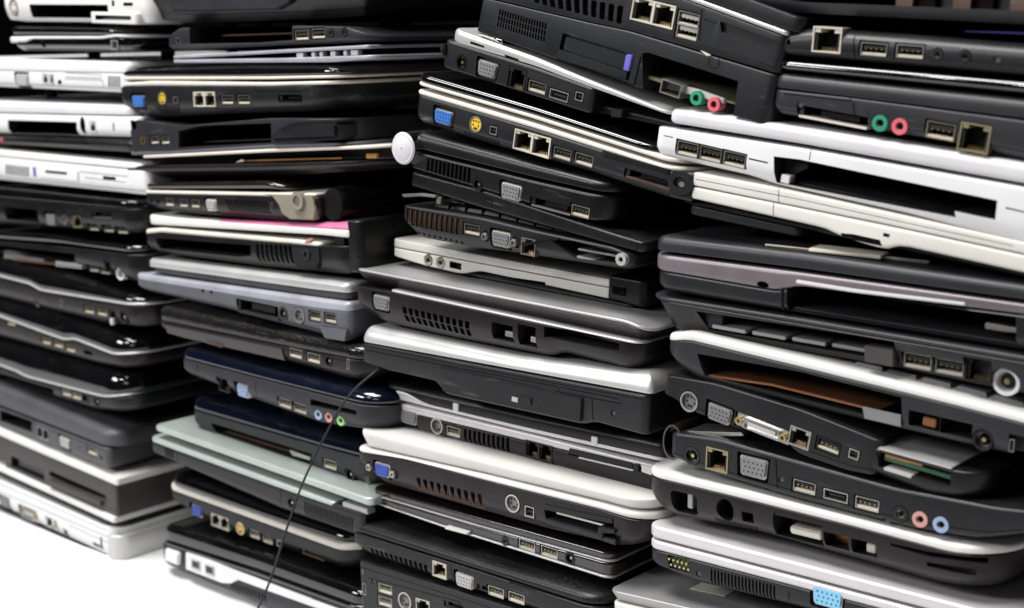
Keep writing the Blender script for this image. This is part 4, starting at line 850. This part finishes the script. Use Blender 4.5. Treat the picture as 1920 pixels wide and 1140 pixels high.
l = Lap('thin glossy brown laptop outlined by bright silver lines', G3, [(702, 942), (1145, 1087)], dy=0.012); C3.append(l)
p = l.slab('lid', [(702, 914), (900, 970), (1146, 1038)], [(702, 927), (900, 985), (1146, 1053)], 'gloss_brown', 'soft', rl=.006, rr=.008)
t = l.slab('trim', [(702, 927), (900, 985), (1148, 1053)], [(702, 930), (900, 988), (1148, 1057)], 'silver', 'box', rl=.006, rr=.008, y0=-.0004)
p = l.slab('base', [(702, 930), (900, 988), (1147, 1057)], [(702, 941), (838, 987), (1145, 1083)], 'gloss_brown', 'soft', rl=.004, rr=.008)
t = l.slab('lower_trim', [(702, 941), (838, 987), (1145, 1083)], [(702, 944), (838, 991), (1145, 1088)], 'silver', 'box', rl=.004, rr=.008, y0=-.0004)
l.pris('latch', [(842, 984), (884, 996), (880, 1001), (838, 990)], -.003, .002, 'ivory'); port(p, 'jack', (947, 1015), w=.007); port(p, 'usb', (987, 1023), h=.0075); port(p, 'usb', (1029, 1036), h=.0075); port(p, 'power', (1069, 1047), w=.009)
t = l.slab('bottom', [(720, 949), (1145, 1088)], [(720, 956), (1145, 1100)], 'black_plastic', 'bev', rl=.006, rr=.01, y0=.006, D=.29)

l = Lap('matte black laptop with curved vent louvres and a grey VGA port', G3, [(664, 1030), (960, 1131)], D=.33); C3.append(l)
p = l.slab('lid', [(664, 976), (900, 1053), (1130, 1122)], [(664, 994), (900, 1068), (1130, 1142)], 'black_plastic', (('r', .0008), ('e', .009, .7)), rl=.01, rr=.02)
p = l.slab('base', [(664, 998), (900, 1072), (1130, 1147)], [(664, 1024), (691, 1043), (805, 1083), (949, 1129), (1130, 1192)], 'black_plastic', 'taper2', rl=.008, rr=.02)
port(p, 'lock', (675, 1021)); vents(p, [(692, 1026), (802, 1060), (804, 1084), (698, 1046)], 12, gap=.34, depth=.006, lean=.0022, fins=False); port(p, 'rj', (824, 1069), m='port_cream', w=.0145); port(p, 'vga', (870, 1090), col='pale_grey', m='pale_grey'); port(p, 'usb', (928, 1111)); port(p, 'usb', (967, 1122)); groove(p, [(956, 1092), (1060, 1123)], w=.0012)

l = Lap('black laptop at the foot of the third stack with stacked USB sockets', G3, [(680, 1150), (960, 1240)], D=.33); C3.append(l)
p = l.slab('base', [(676, 1052), (874, 1114), (1130, 1194)], [(680, 1145), (874, 1206), (1130, 1290)], 'charcoal_plastic', 'box', rl=.004, rr=.01)
port(p, 'usb', (721, 1105), m='pale_grey'); port(p, 'usb', (721, 1129), m='pale_grey'); port(p, 'svideo', (759, 1127), w=.0145); port(p, 'rj', (793, 1138), w=.015); port(p, 'lock', (683, 1105), h=.009, w=.0028); groove(p, [(690, 1083), (860, 1128), (870, 1140)]); l.bx('sticker', (681, 1072), .004, .005, -.0004, .001, 'board_brown')

# ------------------------------------------------------------------ stack 4
WR = .30
l = Lap('open silver-railed shell showing brown boards, top of the right stack', G4, [(1450, 22), (1920, 46)]); C4.append(l)
p = l.slab('base', [(1405, -60), (1920, -50)], [(1450, 22), (1920, 46)], 'dark_grey', 'taper', rl=.02, W=WR)
cutpoly(p, [(1460, -48), (2010, -44), (2010, 24), (1500, 4), (1474, 0)], .16); l.pris('circuit_board', [(1500, -20), (1990, 8), (1990, 12), (1500, -16)], .015, .14, 'board_brown')
for i in range(7): l.bx('chip', (1690 + i * 36, -6 + i * 1.6), .010, .012, .004 + (i % 3) * .004, .012 + (i % 3) * .004, ('board_brown', 'gloss_brown', 'dark_grey')[i % 3], bevel=.0002)

l = Lap('black laptop base with a cream-framed network port, high in the right stack', G4, [(1470, 106), (1920, 144)]); C4.append(l)
p = l.slab('base', [(1472, 62), (1510, 52), (1700, 66), (1920, 84)], [(1472, 103), (1700, 122), (1920, 142)], 'charcoal_plastic', (('t', .003, .3, 1), ('e', .008, .45)), rl=.008, W=WR)
port(p, 'rj', (1550, 75), m='port_cream', w=.0185, h=.0145); port(p, 'usb', (1637, 93), w=.016); port(p, 'usb', (1705, 97), w=.016); port(p, 'jack', (1757, 102)); port(p, 'jack', (1809, 106)); hole(p, (1478, 79), .003, .0035, r=1)
l.slab('screen_strip', [(1780, 58), (1920, 60)], [(1780, 61), (1920, 68)], 'violet', 'soft', y0=.02, W=.13, D=.1, solid=False)  # bright violet slab, a purple glint put in as solid colour

l = Lap('thin glossy black screen lid lying loose above the green and pink jacks', G4, [(1461, 130), (1920, 172)], name='screen_lid', cat='laptop lid'); C4.append(l)
p = l.slab('panel', [(1461, 112), (1920, 152)], [(1461, 131), (1920, 176)], 'gloss_black', 'pill', rl=.014, W=WR)

l = Lap('dark grey laptop with a green and a pink audio jack', G4, [(1459, 214), (1920, 302)]); C4.append(l)
p = l.slab('lid', [(1462, 137), (1920, 186)], [(1462, 165), (1920, 222)], 'dark_grey', 'rtop', rl=.006, W=WR)
p = l.slab('base', [(1459, 168), (1594, 183), (1920, 226)], [(1462, 214), (1600, 238), (1785, 268), (1920, 300)], 'dark_grey', 'taper2', rl=.006, W=WR)
port(p, 'slot', (1558, 220), w=.046, h=.0075, col='cream'); port(p, 'jack', (1649, 231), col='green', w=.0094); port(p, 'jack', (1686, 237), col='pink', w=.0094); port(p, 'usb', (1762, 246), w=.0165, h=.009, m='old_brass'); port(p, 'rj', (1826, 259), w=.0175, h=.0155, m='old_brass')
groove(p, [(1594, 183), (1596, 190), (1470, 176)])

l = Lap('white laptop with three USB sockets and a long empty black drive bay', G4, [(1241, 294), (1920, 462)], D=.33); C4.append(l)
p = l.slab('lid', [(1262, 203), (1500, 239), (1920, 306)], [(1264, 232), (1500, 270), (1920, 345)], 'lilac_white', (('r', .003), ('r', .004)), rl=.008, W=.32)
p = l.slab('base', [(1237, 238), (1500, 278), (1920, 352)], [(1241, 294), (1402, 330), (1447, 346), (1700, 402), (1920, 460)], 'white', 'taper2', rl=.008, W=.33)
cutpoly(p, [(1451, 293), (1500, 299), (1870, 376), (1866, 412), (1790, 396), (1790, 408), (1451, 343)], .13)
for c in ((1288, 280), (1331, 290), (1376, 300)): port(p, 'usb', c, w=.0155, h=.0085)
groove(p, [(1520, 281), (1518, 300)]); cutpoly(p, [(1404, 296), (1440, 304), (1440, 307), (1404, 299)], .001); cutpoly(p, [(1885, 388), (1990, 412), (1990, 415), (1885, 391)], .001); l.pris('bay_rail', [(1452, 300), (1496, 308), (1496, 318), (1470, 330), (1452, 326)], .012, .11, 'dark_grey'); l.bx('bay_stop', (1467, 337), .006, .005, .003, .01, 'lilac_white'); groove(p, [(1244, 254), (1262, 258)])
l.pris('bay_floor', [(1455, 342), (1790, 412), (1790, 409), (1455, 339)], .01, .12, 'dark_grey')

l = Lap('thin ivory laptop with a black hinge eyelet at its left end', G4, [(1280, 384), (1920, 520)], D=.33); C4.append(l)
p = l.slab('lid', [(1303, 324), (1450, 352), (1650, 396), (1920, 456)], [(1299, 347.5), (1450, 378), (1650, 418), (1920, 476)], 'ivory', 'box', rl=.002, W=.31)
p = l.slab('base', [(1299, 350), (1450, 380), (1650, 420), (1920, 478)], [(1299, 373), (1549, 429), (1575, 444), (1662, 470), (1682, 459), (1920, 512)], 'ivory', 'soft', rl=.002, W=.31)
cutpoly(p, [(1576, 437), (1600, 439), (1650, 450), (1654, 462), (1578, 446)], .01)
groove(l.parts[0], [(1460, 352), (1460, 381)], w=.0005); groove(p, [(1450, 378), (1450, 405)], w=.0005); groove(l.parts[0], [(1304, 336), (1500, 374), (1700, 418), (1900, 461)], w=.0004, depth=.0014); hole(p, (1662, 441), .004, .002, depth=.002)
t = l.slab('hinge_block', [(1258, 322), (1300, 323)], [(1272, 374), (1297, 380)], 'charcoal_plastic', 'soft', rl=.006, rr=.001, D=.31)
u, v = l.loc((1277, 343)); b_ = MB(); b_.ring(0, 0, .0095, .0048, -.0016, .004, 'charcoal_plastic'); b_.disc(0, 0, .0046, .0004, .004, 'recess'); b_.disc(.0008, -.001, .0022, -.0004, .003, 'nickel'); o = link('hinge_eyelet', b_.mesh('hinge_eyelet'), l.e); o.location = (u, 0, v); o.scale = (1, 1, .8)
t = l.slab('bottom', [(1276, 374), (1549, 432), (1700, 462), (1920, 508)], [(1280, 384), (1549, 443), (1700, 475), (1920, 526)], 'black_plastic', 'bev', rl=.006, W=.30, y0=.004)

l = Lap('narrow dark battery block half hidden beneath the ivory laptop', G4, [(1280, 408), (1478, 450)], name='battery_block', cat='laptop battery'); C4.append(l)
p = l.slab('body', [(1277, 386), (1478, 430)], [(1280, 408), (1478, 450)], 'dark_grey', 'soft', rl=.006, rr=.004, y0=.012, D=.2)

l = Lap('dark grey laptop with a mauve side band, white stripe and open bay', G4, [(1245, 547), (1920, 660)], D=.33); C4.append(l)
p = l.slab('lid', [(1236, 443), (1500, 474), (1920, 534)], [(1234, 470), (1500, 503), (1920, 562)], 'dark_grey', 'rtop', rl=.008, W=.31)
p = l.slab('side_band', [(1234, 477), (1500, 511), (1920, 570)], [(1236, 508), (1459, 546), (1490, 536), (1920, 590)], 'mauve', 'soft', rl=.016, W=.31)
p2 = l.slab('base', [(1238, 509), (1459, 547), (1490, 540), (1920, 592)], [(1247, 547), (1475, 586), (1920, 658)], 'charcoal_plastic', 'taper2', rl=.016, W=.305)
hole(p, (1430, 534), .0085, .0042, depth=.006, r=1); l.pris('stripe', [(1494, 524), (1600, 541), (1811, 567), (1811, 573), (1600, 548), (1494, 531)], -.0012, .002, 'lilac_white')
cutpoly(p2, [(1475, 536), (1905, 594), (1905, 652), (1475, 582)], .14); l.pris('bay_post', [(1460, 534), (1473, 536), (1473, 584), (1460, 581)], -.001, .02, 'charcoal_plastic', bevel=.002)
l.pris('drive_cage', [(1832, 610), (1912, 624), (1912, 632), (1870, 628), (1832, 622)], .01, .05, 'nickel'); l.pris('bay_floor', [(1480, 578), (1900, 646), (1900, 649), (1480, 581)], .004, .13, 'dark_grey')
u, v = l.loc((1570, 470)); b_ = MB(); b_.box(-.02, .024, .006, .024, 0, .002, 'paper'); b_.box(-.05, .05, .012, .04, -.0006, .0008, 'dark_grey'); o = link('paper_scrap', b_.mesh('paper_scrap', bevel=.0005), None); 
o['label'] = 'small torn scrap of cream paper lying on the dark grey lid with mauve band'; o['category'] = 'paper'; sc_lap = l; sc_o = (o, u)

l = Lap('gutted black base with keys showing and a white round power jack', G4, [(1312, 634), (1920, 748)], D=.33); C4.append(l)
p = l.slab('deck', [(1230, 555), (1480, 594), (1920, 668)], [(1232, 563), (1480, 604), (1920, 680)], 'dark_grey', 'pill', rl=.02, W=.315)
p = l.slab('base', [(1238, 563), (1480, 604), (1920, 680)], [(1290, 628), (1400, 648), (1680, 697), (1837, 730), (1920, 747)], 'black_plastic', (('t', .010, .95), ('r', .001)), rl=.016, W=.31)
cutpoly(p, [(1302, 584), (1480, 610), (1676, 640), (1676, 682), (1600, 672), (1316, 622)], .15)
for i in range(4): l.pris('shield_rib', [(1325 + i * 72, 611 + i * 13), (1388 + i * 72, 622 + i * 13), (1388 + i * 72, 629 + i * 13), (1325 + i * 72, 618 + i * 13)], .006 + .002 * i, .03, 'dull_silver', bevel=.0004)
l.pris('bay_wall', [(1306, 588), (1342, 592), (1342, 622), (1312, 618)], .008, .02, 'dark_grey'); l.pris('side_plate', [(1617, 648), (1672, 657), (1672, 690), (1617, 680)], .002, .012, 'brown_grey')
port(p, 'usb', (1710, 682), w=.0165, h=.0085); port(p, 'usb', (1770, 693), w=.0165, h=.0085); port(p, 'rj', (1828, 697), w=.0155, h=.0135, m='black_plastic'); port(p, 'power', (1876, 721), w=.0155, col='white'); keyboard(l.parts[0], .10, .29, .010, .08, pitch=.018)

l = Lap('laptop base with a bright white rim and a copper sheet inside its bay', G4, [(1305, 713), (1920, 860)], D=.33); C4.append(l)
t = l.slab('trim', [(1258, 626), (1290, 622), (1500, 672), (1790, 744), (1920, 778)], [(1258, 640), (1290, 637), (1500, 688), (1790, 760), (1920, 794)], 'warm_white', 'rtop', rl=.02, W=.315)
p = l.slab('base', [(1258, 640), (1290, 637), (1500, 688), (1790, 760), (1920, 794)], [(1262, 682), (1305, 713), (1500, 762), (1695, 808), (1920, 860)], 'dark_grey', 'taper2', rl=.018, W=.31)
cutpoly(p, [(1307, 663), (1500, 697), (1690, 745), (1692, 801), (1500, 752), (1320, 706)], .15); b_ = MB()
l.pris('copper_sheet', [(1322, 705), (1440, 722), (1640, 772), (1640, 775), (1440, 726), (1322, 709)], .004, .14, 'copper', bevel=.0001); l.pris('cable', [(1500, 706), (1560, 716), (1640, 748), (1640, 752), (1560, 720), (1500, 710)], .05, .054, 'copper', bevel=.0002); l.pris('tape', [(1618, 762), (1690, 778), (1690, 800), (1622, 784)], -.0008, .0002, 'port_grey', bevel=.0001)
hole(p, (1732, 790), .019, .0095, depth=.02); hole(p, (1792, 804), .019, .0095, depth=.02); port(p, 'power', (1842, 826), w=.012, col='brown_black_plastic'); hole(p, (1906, 840), .010, .014); port(p, 'lock', (1896, 836)); l.bx('socket', (1738, 794), .008, .005, .003, .02, 'copper'); keyboard(t, .10, .27, .012, .08, m='port_grey', pitch=.020)

l = Lap('black netbook base with a silver docking connector and an exposed green board', G4, [(1282, 762), (1587, 882)]); C4.append(l)
p = l.slab('base', [(1252, 704), (1342, 720), (1500, 768), (1640, 823)], [(1272, 752), (1290, 768), (1387, 805), (1474, 828), (1495, 850), (1587, 882), (1640, 892)], 'charcoal_plastic', 'box', rl=.006, rr=.004, D=.28)
port(p, 'svideo', (1292, 753), w=.0135); port(p, 'vga', (1348, 777)); port(p, 'dvi', (1428, 804), w=.038, h=.0085); port(p, 'rj', (1499, 821), w=.0145); port(p, 'usb', (1552, 837), m='dark_grey'); port(p, 'fw', (1601, 852))
t = l.slab('drive_caddy', [(1640, 840), (1780, 880), (1850, 892)], [(1640, 892), (1740, 932), (1850, 942)], 'black_plastic', 'taper2', rl=.003, rr=.02, D=.25)
cutpoly(t, [(1644, 846), (1782, 886), (1782, 914), (1648, 876)], .05); l.pris('hard_drive', [(1648, 838), (1786, 876), (1786, 880), (1648, 842)], -.001, .09, 'silver', bevel=.0003); l.pris('circuit_board', [(1652, 858), (1782, 896), (1782, 904), (1652, 866)], .004, .08, 'board_green', bevel=.0002); l.pris('contact_strip', [(1655, 851), (1725, 870), (1725, 877), (1655, 859)], .003, .006, 'board_orange', bevel=.0002); l.pris('slot_tray', [(1658, 876), (1710, 892), (1710, 897), (1658, 881)], -.001, .01, 'pale_grey', bevel=.0003)

l = Lap('bent black base with black, pink and blue jacks and a gold network port', G4, [(1258, 860), (1831, 1010)], D=.33); C4.append(l)
p = l.slab('base', [(1266, 812), (1344, 822), (1500, 866), (1676, 915), (1871, 952), (1930, 958)], [(1260, 856), (1319, 882), (1485, 932), (1709, 990), (1831, 1010), (1930, 1000)], 'charcoal_plastic', 'soft', rl=.006, W=.32)
port(p, 'power', (1297, 855), w=.012, col='dark_grey'); port(p, 'rj', (1344, 863), w=.0165, h=.015, m='old_brass'); port(p, 'vga', (1412, 877), w=.019, h=.0115, col='port_grey'); port(p, 'usb', (1507, 914)); port(p, 'hdmi', (1567, 930)); port(p, 'usb', (1625, 946)); port(p, 'jack', (1688, 964), w=.0095); port(p, 'jack', (1725, 974), col='salmon', w=.0095); port(p, 'jack', (1764, 984), col='sky_blue', w=.0095)
b_ = MB(); b_.ring(0, 0, .011, .0095, .004, .03, 'gloss_brown', 24); o = link('hinge', b_.mesh('hinge'), l.e); u, v = l.loc((1254, 832)); o.location = (u, 0, v); o.scale = (.7, 1, 1.1)
l.pris('bracket', [(1275, 812), (1380, 815), (1385, 821), (1340, 822), (1300, 818)], .006, .03, 'nickel', bevel=.0003)
keyboard(p, .05, .17, -.003, .0, m='key_black') if False else None

l = Lap('large white-rimmed black laptop base with empty port holes showing brown', G4, [(1230, 960), (1851, 1114)], D=.33); C4.append(l)
t = l.slab('trim', [(1222, 880), (1400, 921), (1600, 972), (1780, 1018), (1892, 1036)], [(1222, 894), (1400, 937), (1600, 987), (1780, 1035), (1892, 1050)], 'warm_white', 'rtop', rl=.016, rr=.03)
p = l.slab('base', [(1222, 894), (1400, 937), (1600, 987), (1780, 1035), (1888, 1050)], [(1228, 955), (1262, 972), (1416, 1002), (1600, 1054), (1749, 1097), (1851, 1112)], 'brown_black_plastic', 'taper', rl=.016, rr=.03)
u, v = l.loc((1282, 945)); cutpoly(p, [(u + .0105 * c * (1 if v_ else 1), v + .0075 * s_) for c, s_, v_ in ((-1, .8, 1), (-.8, 1, 1), (.8, 1, 1), (1, .6, 1), (.9, -.7, 1), (.6, -1, 1), (-.7, -1, 1), (-.9, -.7, 1))], .03, px=False)
hole(p, (1359, 957), .013, .0155, depth=.03, r=1); hole(p, (1401, 971), .0085, .007, depth=.02); hole(p, (1494, 996), .034, .0145, depth=.04); hole(p, (1567, 1016), .0165, .0095, depth=.03); hole(p, (1619, 1029), .0165, .0095, depth=.03)
cutpoly(p, [(1668, 1018), (1740, 1034), (1845, 1050), (1845, 1062), (1800, 1052), (1740, 1044), (1672, 1024)], .03); cutpoly(p, [(1738, 1054), (1828, 1068), (1826, 1082), (1738, 1062)], .02); vents(p, [(1333, 972), (1416, 990), (1412, 1003), (1338, 985)], 14, gap=.5, fins=False)
l.bx('socket', (1504, 1003), .022, .005, .004, .02, 'cream', bevel=.001); l.bx('board_edge', (1494, 998), .033, .013, .022, .025, 'board_brown', bevel=0); l.bx('board_edge', (1567, 1016), .015, .008, .012, .015, 'copper', bevel=0); l.bx('socket', (1624, 1033), .006, .006, .006, .02, 'cream', bevel=.0005); l.bx('fin', (1284, 944), .004, .010, .006, .02, 'dull_silver')
l.bx('board_edge', (1780, 1068), .03, .004, .006, .009, 'board_brown', bevel=0)

l = Lap('pink-silver laptop with gold serial pins and a light blue VGA port', G4, [(1228, 1066), (1489, 1142)], D=.33); C4.append(l)
p = l.slab('lid', [(1222, 985), (1500, 1057), (1920, 1166)], [(1222, 1008), (1500, 1080), (1920, 1190)], 'pink_silver', 'soft', rl=.01, W=.31)
t = l.slab('trim', [(1222, 1012), (1500, 1085), (1920, 1196)], [(1223, 1030), (1500, 1103), (1920, 1214)], 'pink_silver', 'soft', rl=.01, W=.31)
p = l.slab('base', [(1223, 1030), (1500, 1103), (1920, 1214)], [(1227, 1062), (1298, 1093), (1500, 1142), (1920, 1256)], 'charcoal_plastic', 'taper2', rl=.01, W=.308)
cutpoly(p, [(1252, 1040), (1292, 1049), (1291, 1074), (1254, 1065)], .004); b_ = MB()
for r in range(2):
    for i in range(5): b_.disc((i - 2) * .0034 + r * .0015, (.5 - r) * .0036, .0008, -.0010, .004, 'brass', 8)
b_.box(-.0100, .0100, .0035, .005, -.0050, .0050, 'board_green'); o = link('serial_port', b_.mesh('serial_port'), p.o); u, v = l.loc((1272, 1057)); o.location = (u, .0, v)
vents(p, [(1331, 1066), (1455, 1098), (1455, 1126), (1331, 1094)], 19, gap=.45, depth=.005, fins=False); port(p, 'vga', (1551, 1121), w=.0195, h=.011, col='pale_blue', m='nickel'); groove(p, [(1480, 1110), (1478, 1140)])

l = Lap('dusty pale grey laptop with a paper sticker, bottom of the right stack', G4, [(1156, 1160), (1400, 1220)], dy=0, D=.35); C4.append(l)
p = l.slab('lid', [(1148, 1107), (1278, 1137), (1500, 1186)], [(1150, 1127), (1278, 1157), (1500, 1206)], 'dull_silver', (('t', .003, .8), ('r', .001)), rl=.008, W=.33)
p = l.slab('base', [(1152, 1130), (1278, 1160), (1500, 1210)], [(1156, 1160), (1278, 1188), (1500, 1240)], 'ivory', 'taper2', rl=.008, W=.325)
u, v = l.loc((1278, 1120)); b_ = MB(); b_.box(-.014, .014, .03, .05, 0, .0004, 'paper'); o = link('sticker', b_.mesh('sticker'), l.e); o.location = (u, 0, p.lap.parts[0].zt(u) + .0003)

def under(G, C, label, px, w, z0, z1, m):
    l = Lap(label, G, [(px, 1300), (px + 50, 1300)], D=.33); C.append(l)
    l.mw = Matrix.Translation((px_to_x(px), 0, z0)); l.imw = l.mw.inverted(); l.e.matrix_world = l.mw
    def S(n, a, b, mm, pr):
        l.loc = lambda q: q
        return l.slab(n, [(0, b), (w, b)], [(0, a), (w, a)], mm, pr, rl=.01, rr=.012)
    h = z1 - z0; S('base', 0, h * .56, m, 'taper2'); S('lid', h * .58, h, m, 'soft')
def px_to_x(px): return -.158 if px < 900 else .12
under(G3, C3, 'black laptop lying on the table under the third stack', 700, .27, .002, .044, 'black_plastic')
under(G4, C4, 'grey laptop third from the table in the right stack, below the frame', 1200, .30, .075, .108, 'dark_grey')
under(G4, C4, 'black laptop second from the table in the right stack, below the frame', 1200, .29, .039, .072, 'charcoal_plastic')
under(G4, C4, 'brown-black laptop lying on the table under the right stack', 1200, .30, .002, .036, 'brown_black_plastic')
def extra(start, *calls):
    l = next(q for q in LAPS if q.label.startswith(start)); p = next(q for q in l.parts if q.o.name.split('.')[0] == 'base')
    for c in calls:
        if c[0] == 'screw':
            u, v = l.loc(c[1]); yk = surf(p, u, v); cutpoly(p, [(u + .0022 * math.cos(a * .7854), v + .0022 * math.sin(a * .7854)) for a in range(8)], .0015 + yk - p.y0, px=False)
            m_ = MB(); m_.disc(0, 0, .0017, .0008, .0015, 'mid_grey', 10); o = link('screw', m_.mesh('screw'), p.o); o.location = (u, yk, v)
        elif c[0] == 'groove': groove(p, c[1], w=.0007, depth=.0022)
        elif c[0] == 'vents': vents(p, c[1], c[2], gap=.45, fins=False, depth=.006)
        elif c[0] == 'slot': port(p, 'slot', c[1], w=c[2], h=.005, col='dark_grey')
        else: port(p, c[0], c[1])
extra('glossy black laptop with cream trim and blue and yellow ports, high', ('groove', [(575, 166), (590, 186), (606, 206)]))
extra('matte black laptop with curved', ('groove', [(845, 1062), (852, 1108)]), ('slot', (905, 1104), .012))
extra('black laptop at the foot', ('slot', (850, 1136), .02), ('screw', (700, 1090)))
extra('dark blue glossy', ('groove', [(480, 712), (478, 752)]), ('screw', (372, 690)), ('groove', [(366, 690), (366, 712)]))
extra('mint green laptop', ('groove', [(330, 846), (334, 868)]), ('vents', [(308, 838), (326, 845), (326, 862), (310, 856)], 4))
extra('bent black base', ('groove', [(1455, 862), (1458, 915)]), ('screw', (1660, 978)), ('screw', (1465, 900)))
extra('black laptop base with a cream-framed', ('groove', [(1600, 66), (1602, 110)]), ('screw', (1870, 112)))
extra('dark grey laptop with a green', ('groove', [(1600, 192), (1604, 236)]), ('screw', (1500, 196)))
extra('black laptop with a thick rounded silver', ('screw', (1150, 775)), ('groove', [(1110, 748), (1112, 788)]))
extra('large white-rimmed', ('groove', [(1452, 960), (1454, 1008)]))
extra('dull dark grey laptop', ('groove', [(64, 772), (64, 815)]), ('screw', (190, 858)))
extra('pink-silver laptop', ('screw', (1310, 1076)))
# ------------------------------------------------------------------ contacts, wire
import sys
for col in (C1, C2, C3, C4): stack_check(col)
o, u = sc_o; P = sc_lap.parts[0]; w = sc_lap.mw @ Vector((u, 0, P.zt(u) + .001)); o.location = w; o.rotation_euler = (0, -sc_lap.tilt, .15)
finish()
cu = bpy.data.curves.new('wire', 'CURVE'); cu.dimensions = '3D'; cu.bevel_depth = .0009; cu.bevel_resolution = 3
pts = [(722, 684, .01), (700, 700, -.004), (668, 727, -.014), (640, 762, -.022), (612, 812, -.030), (590, 857, -.036), (568, 905, -.042), (548, 960, -.047), (530, 1015, -.052), (512, 1072, -.058), (497, 1112, -.064), (480, 1150, -.072), (468, 1190, -.08)]
sp = cu.splines.new('BEZIER'); sp.bezier_points.add(len(pts) - 1)
for bp, (x, y, d) in zip(sp.bezier_points, pts):
    r_ = ray(x, y); bp.co = CAM + r_ * ((d - CAM.y) / r_.y); bp.handle_left_type = bp.handle_right_type = 'AUTO'
cu.materials.append(M['dark_grey']); tmpw = bpy.data.objects.new('wire_path', cu); SC.collection.objects.link(tmpw); bpy.context.view_layer.update(); wm = bpy.data.meshes.new_from_object(tmpw.evaluated_get(bpy.context.evaluated_depsgraph_get())); bpy.data.objects.remove(tmpw); wo = link('wire', wm, None); wo['label'] = 'thin dark wire hanging down in front of the second stack'; wo['category'] = 'cable'
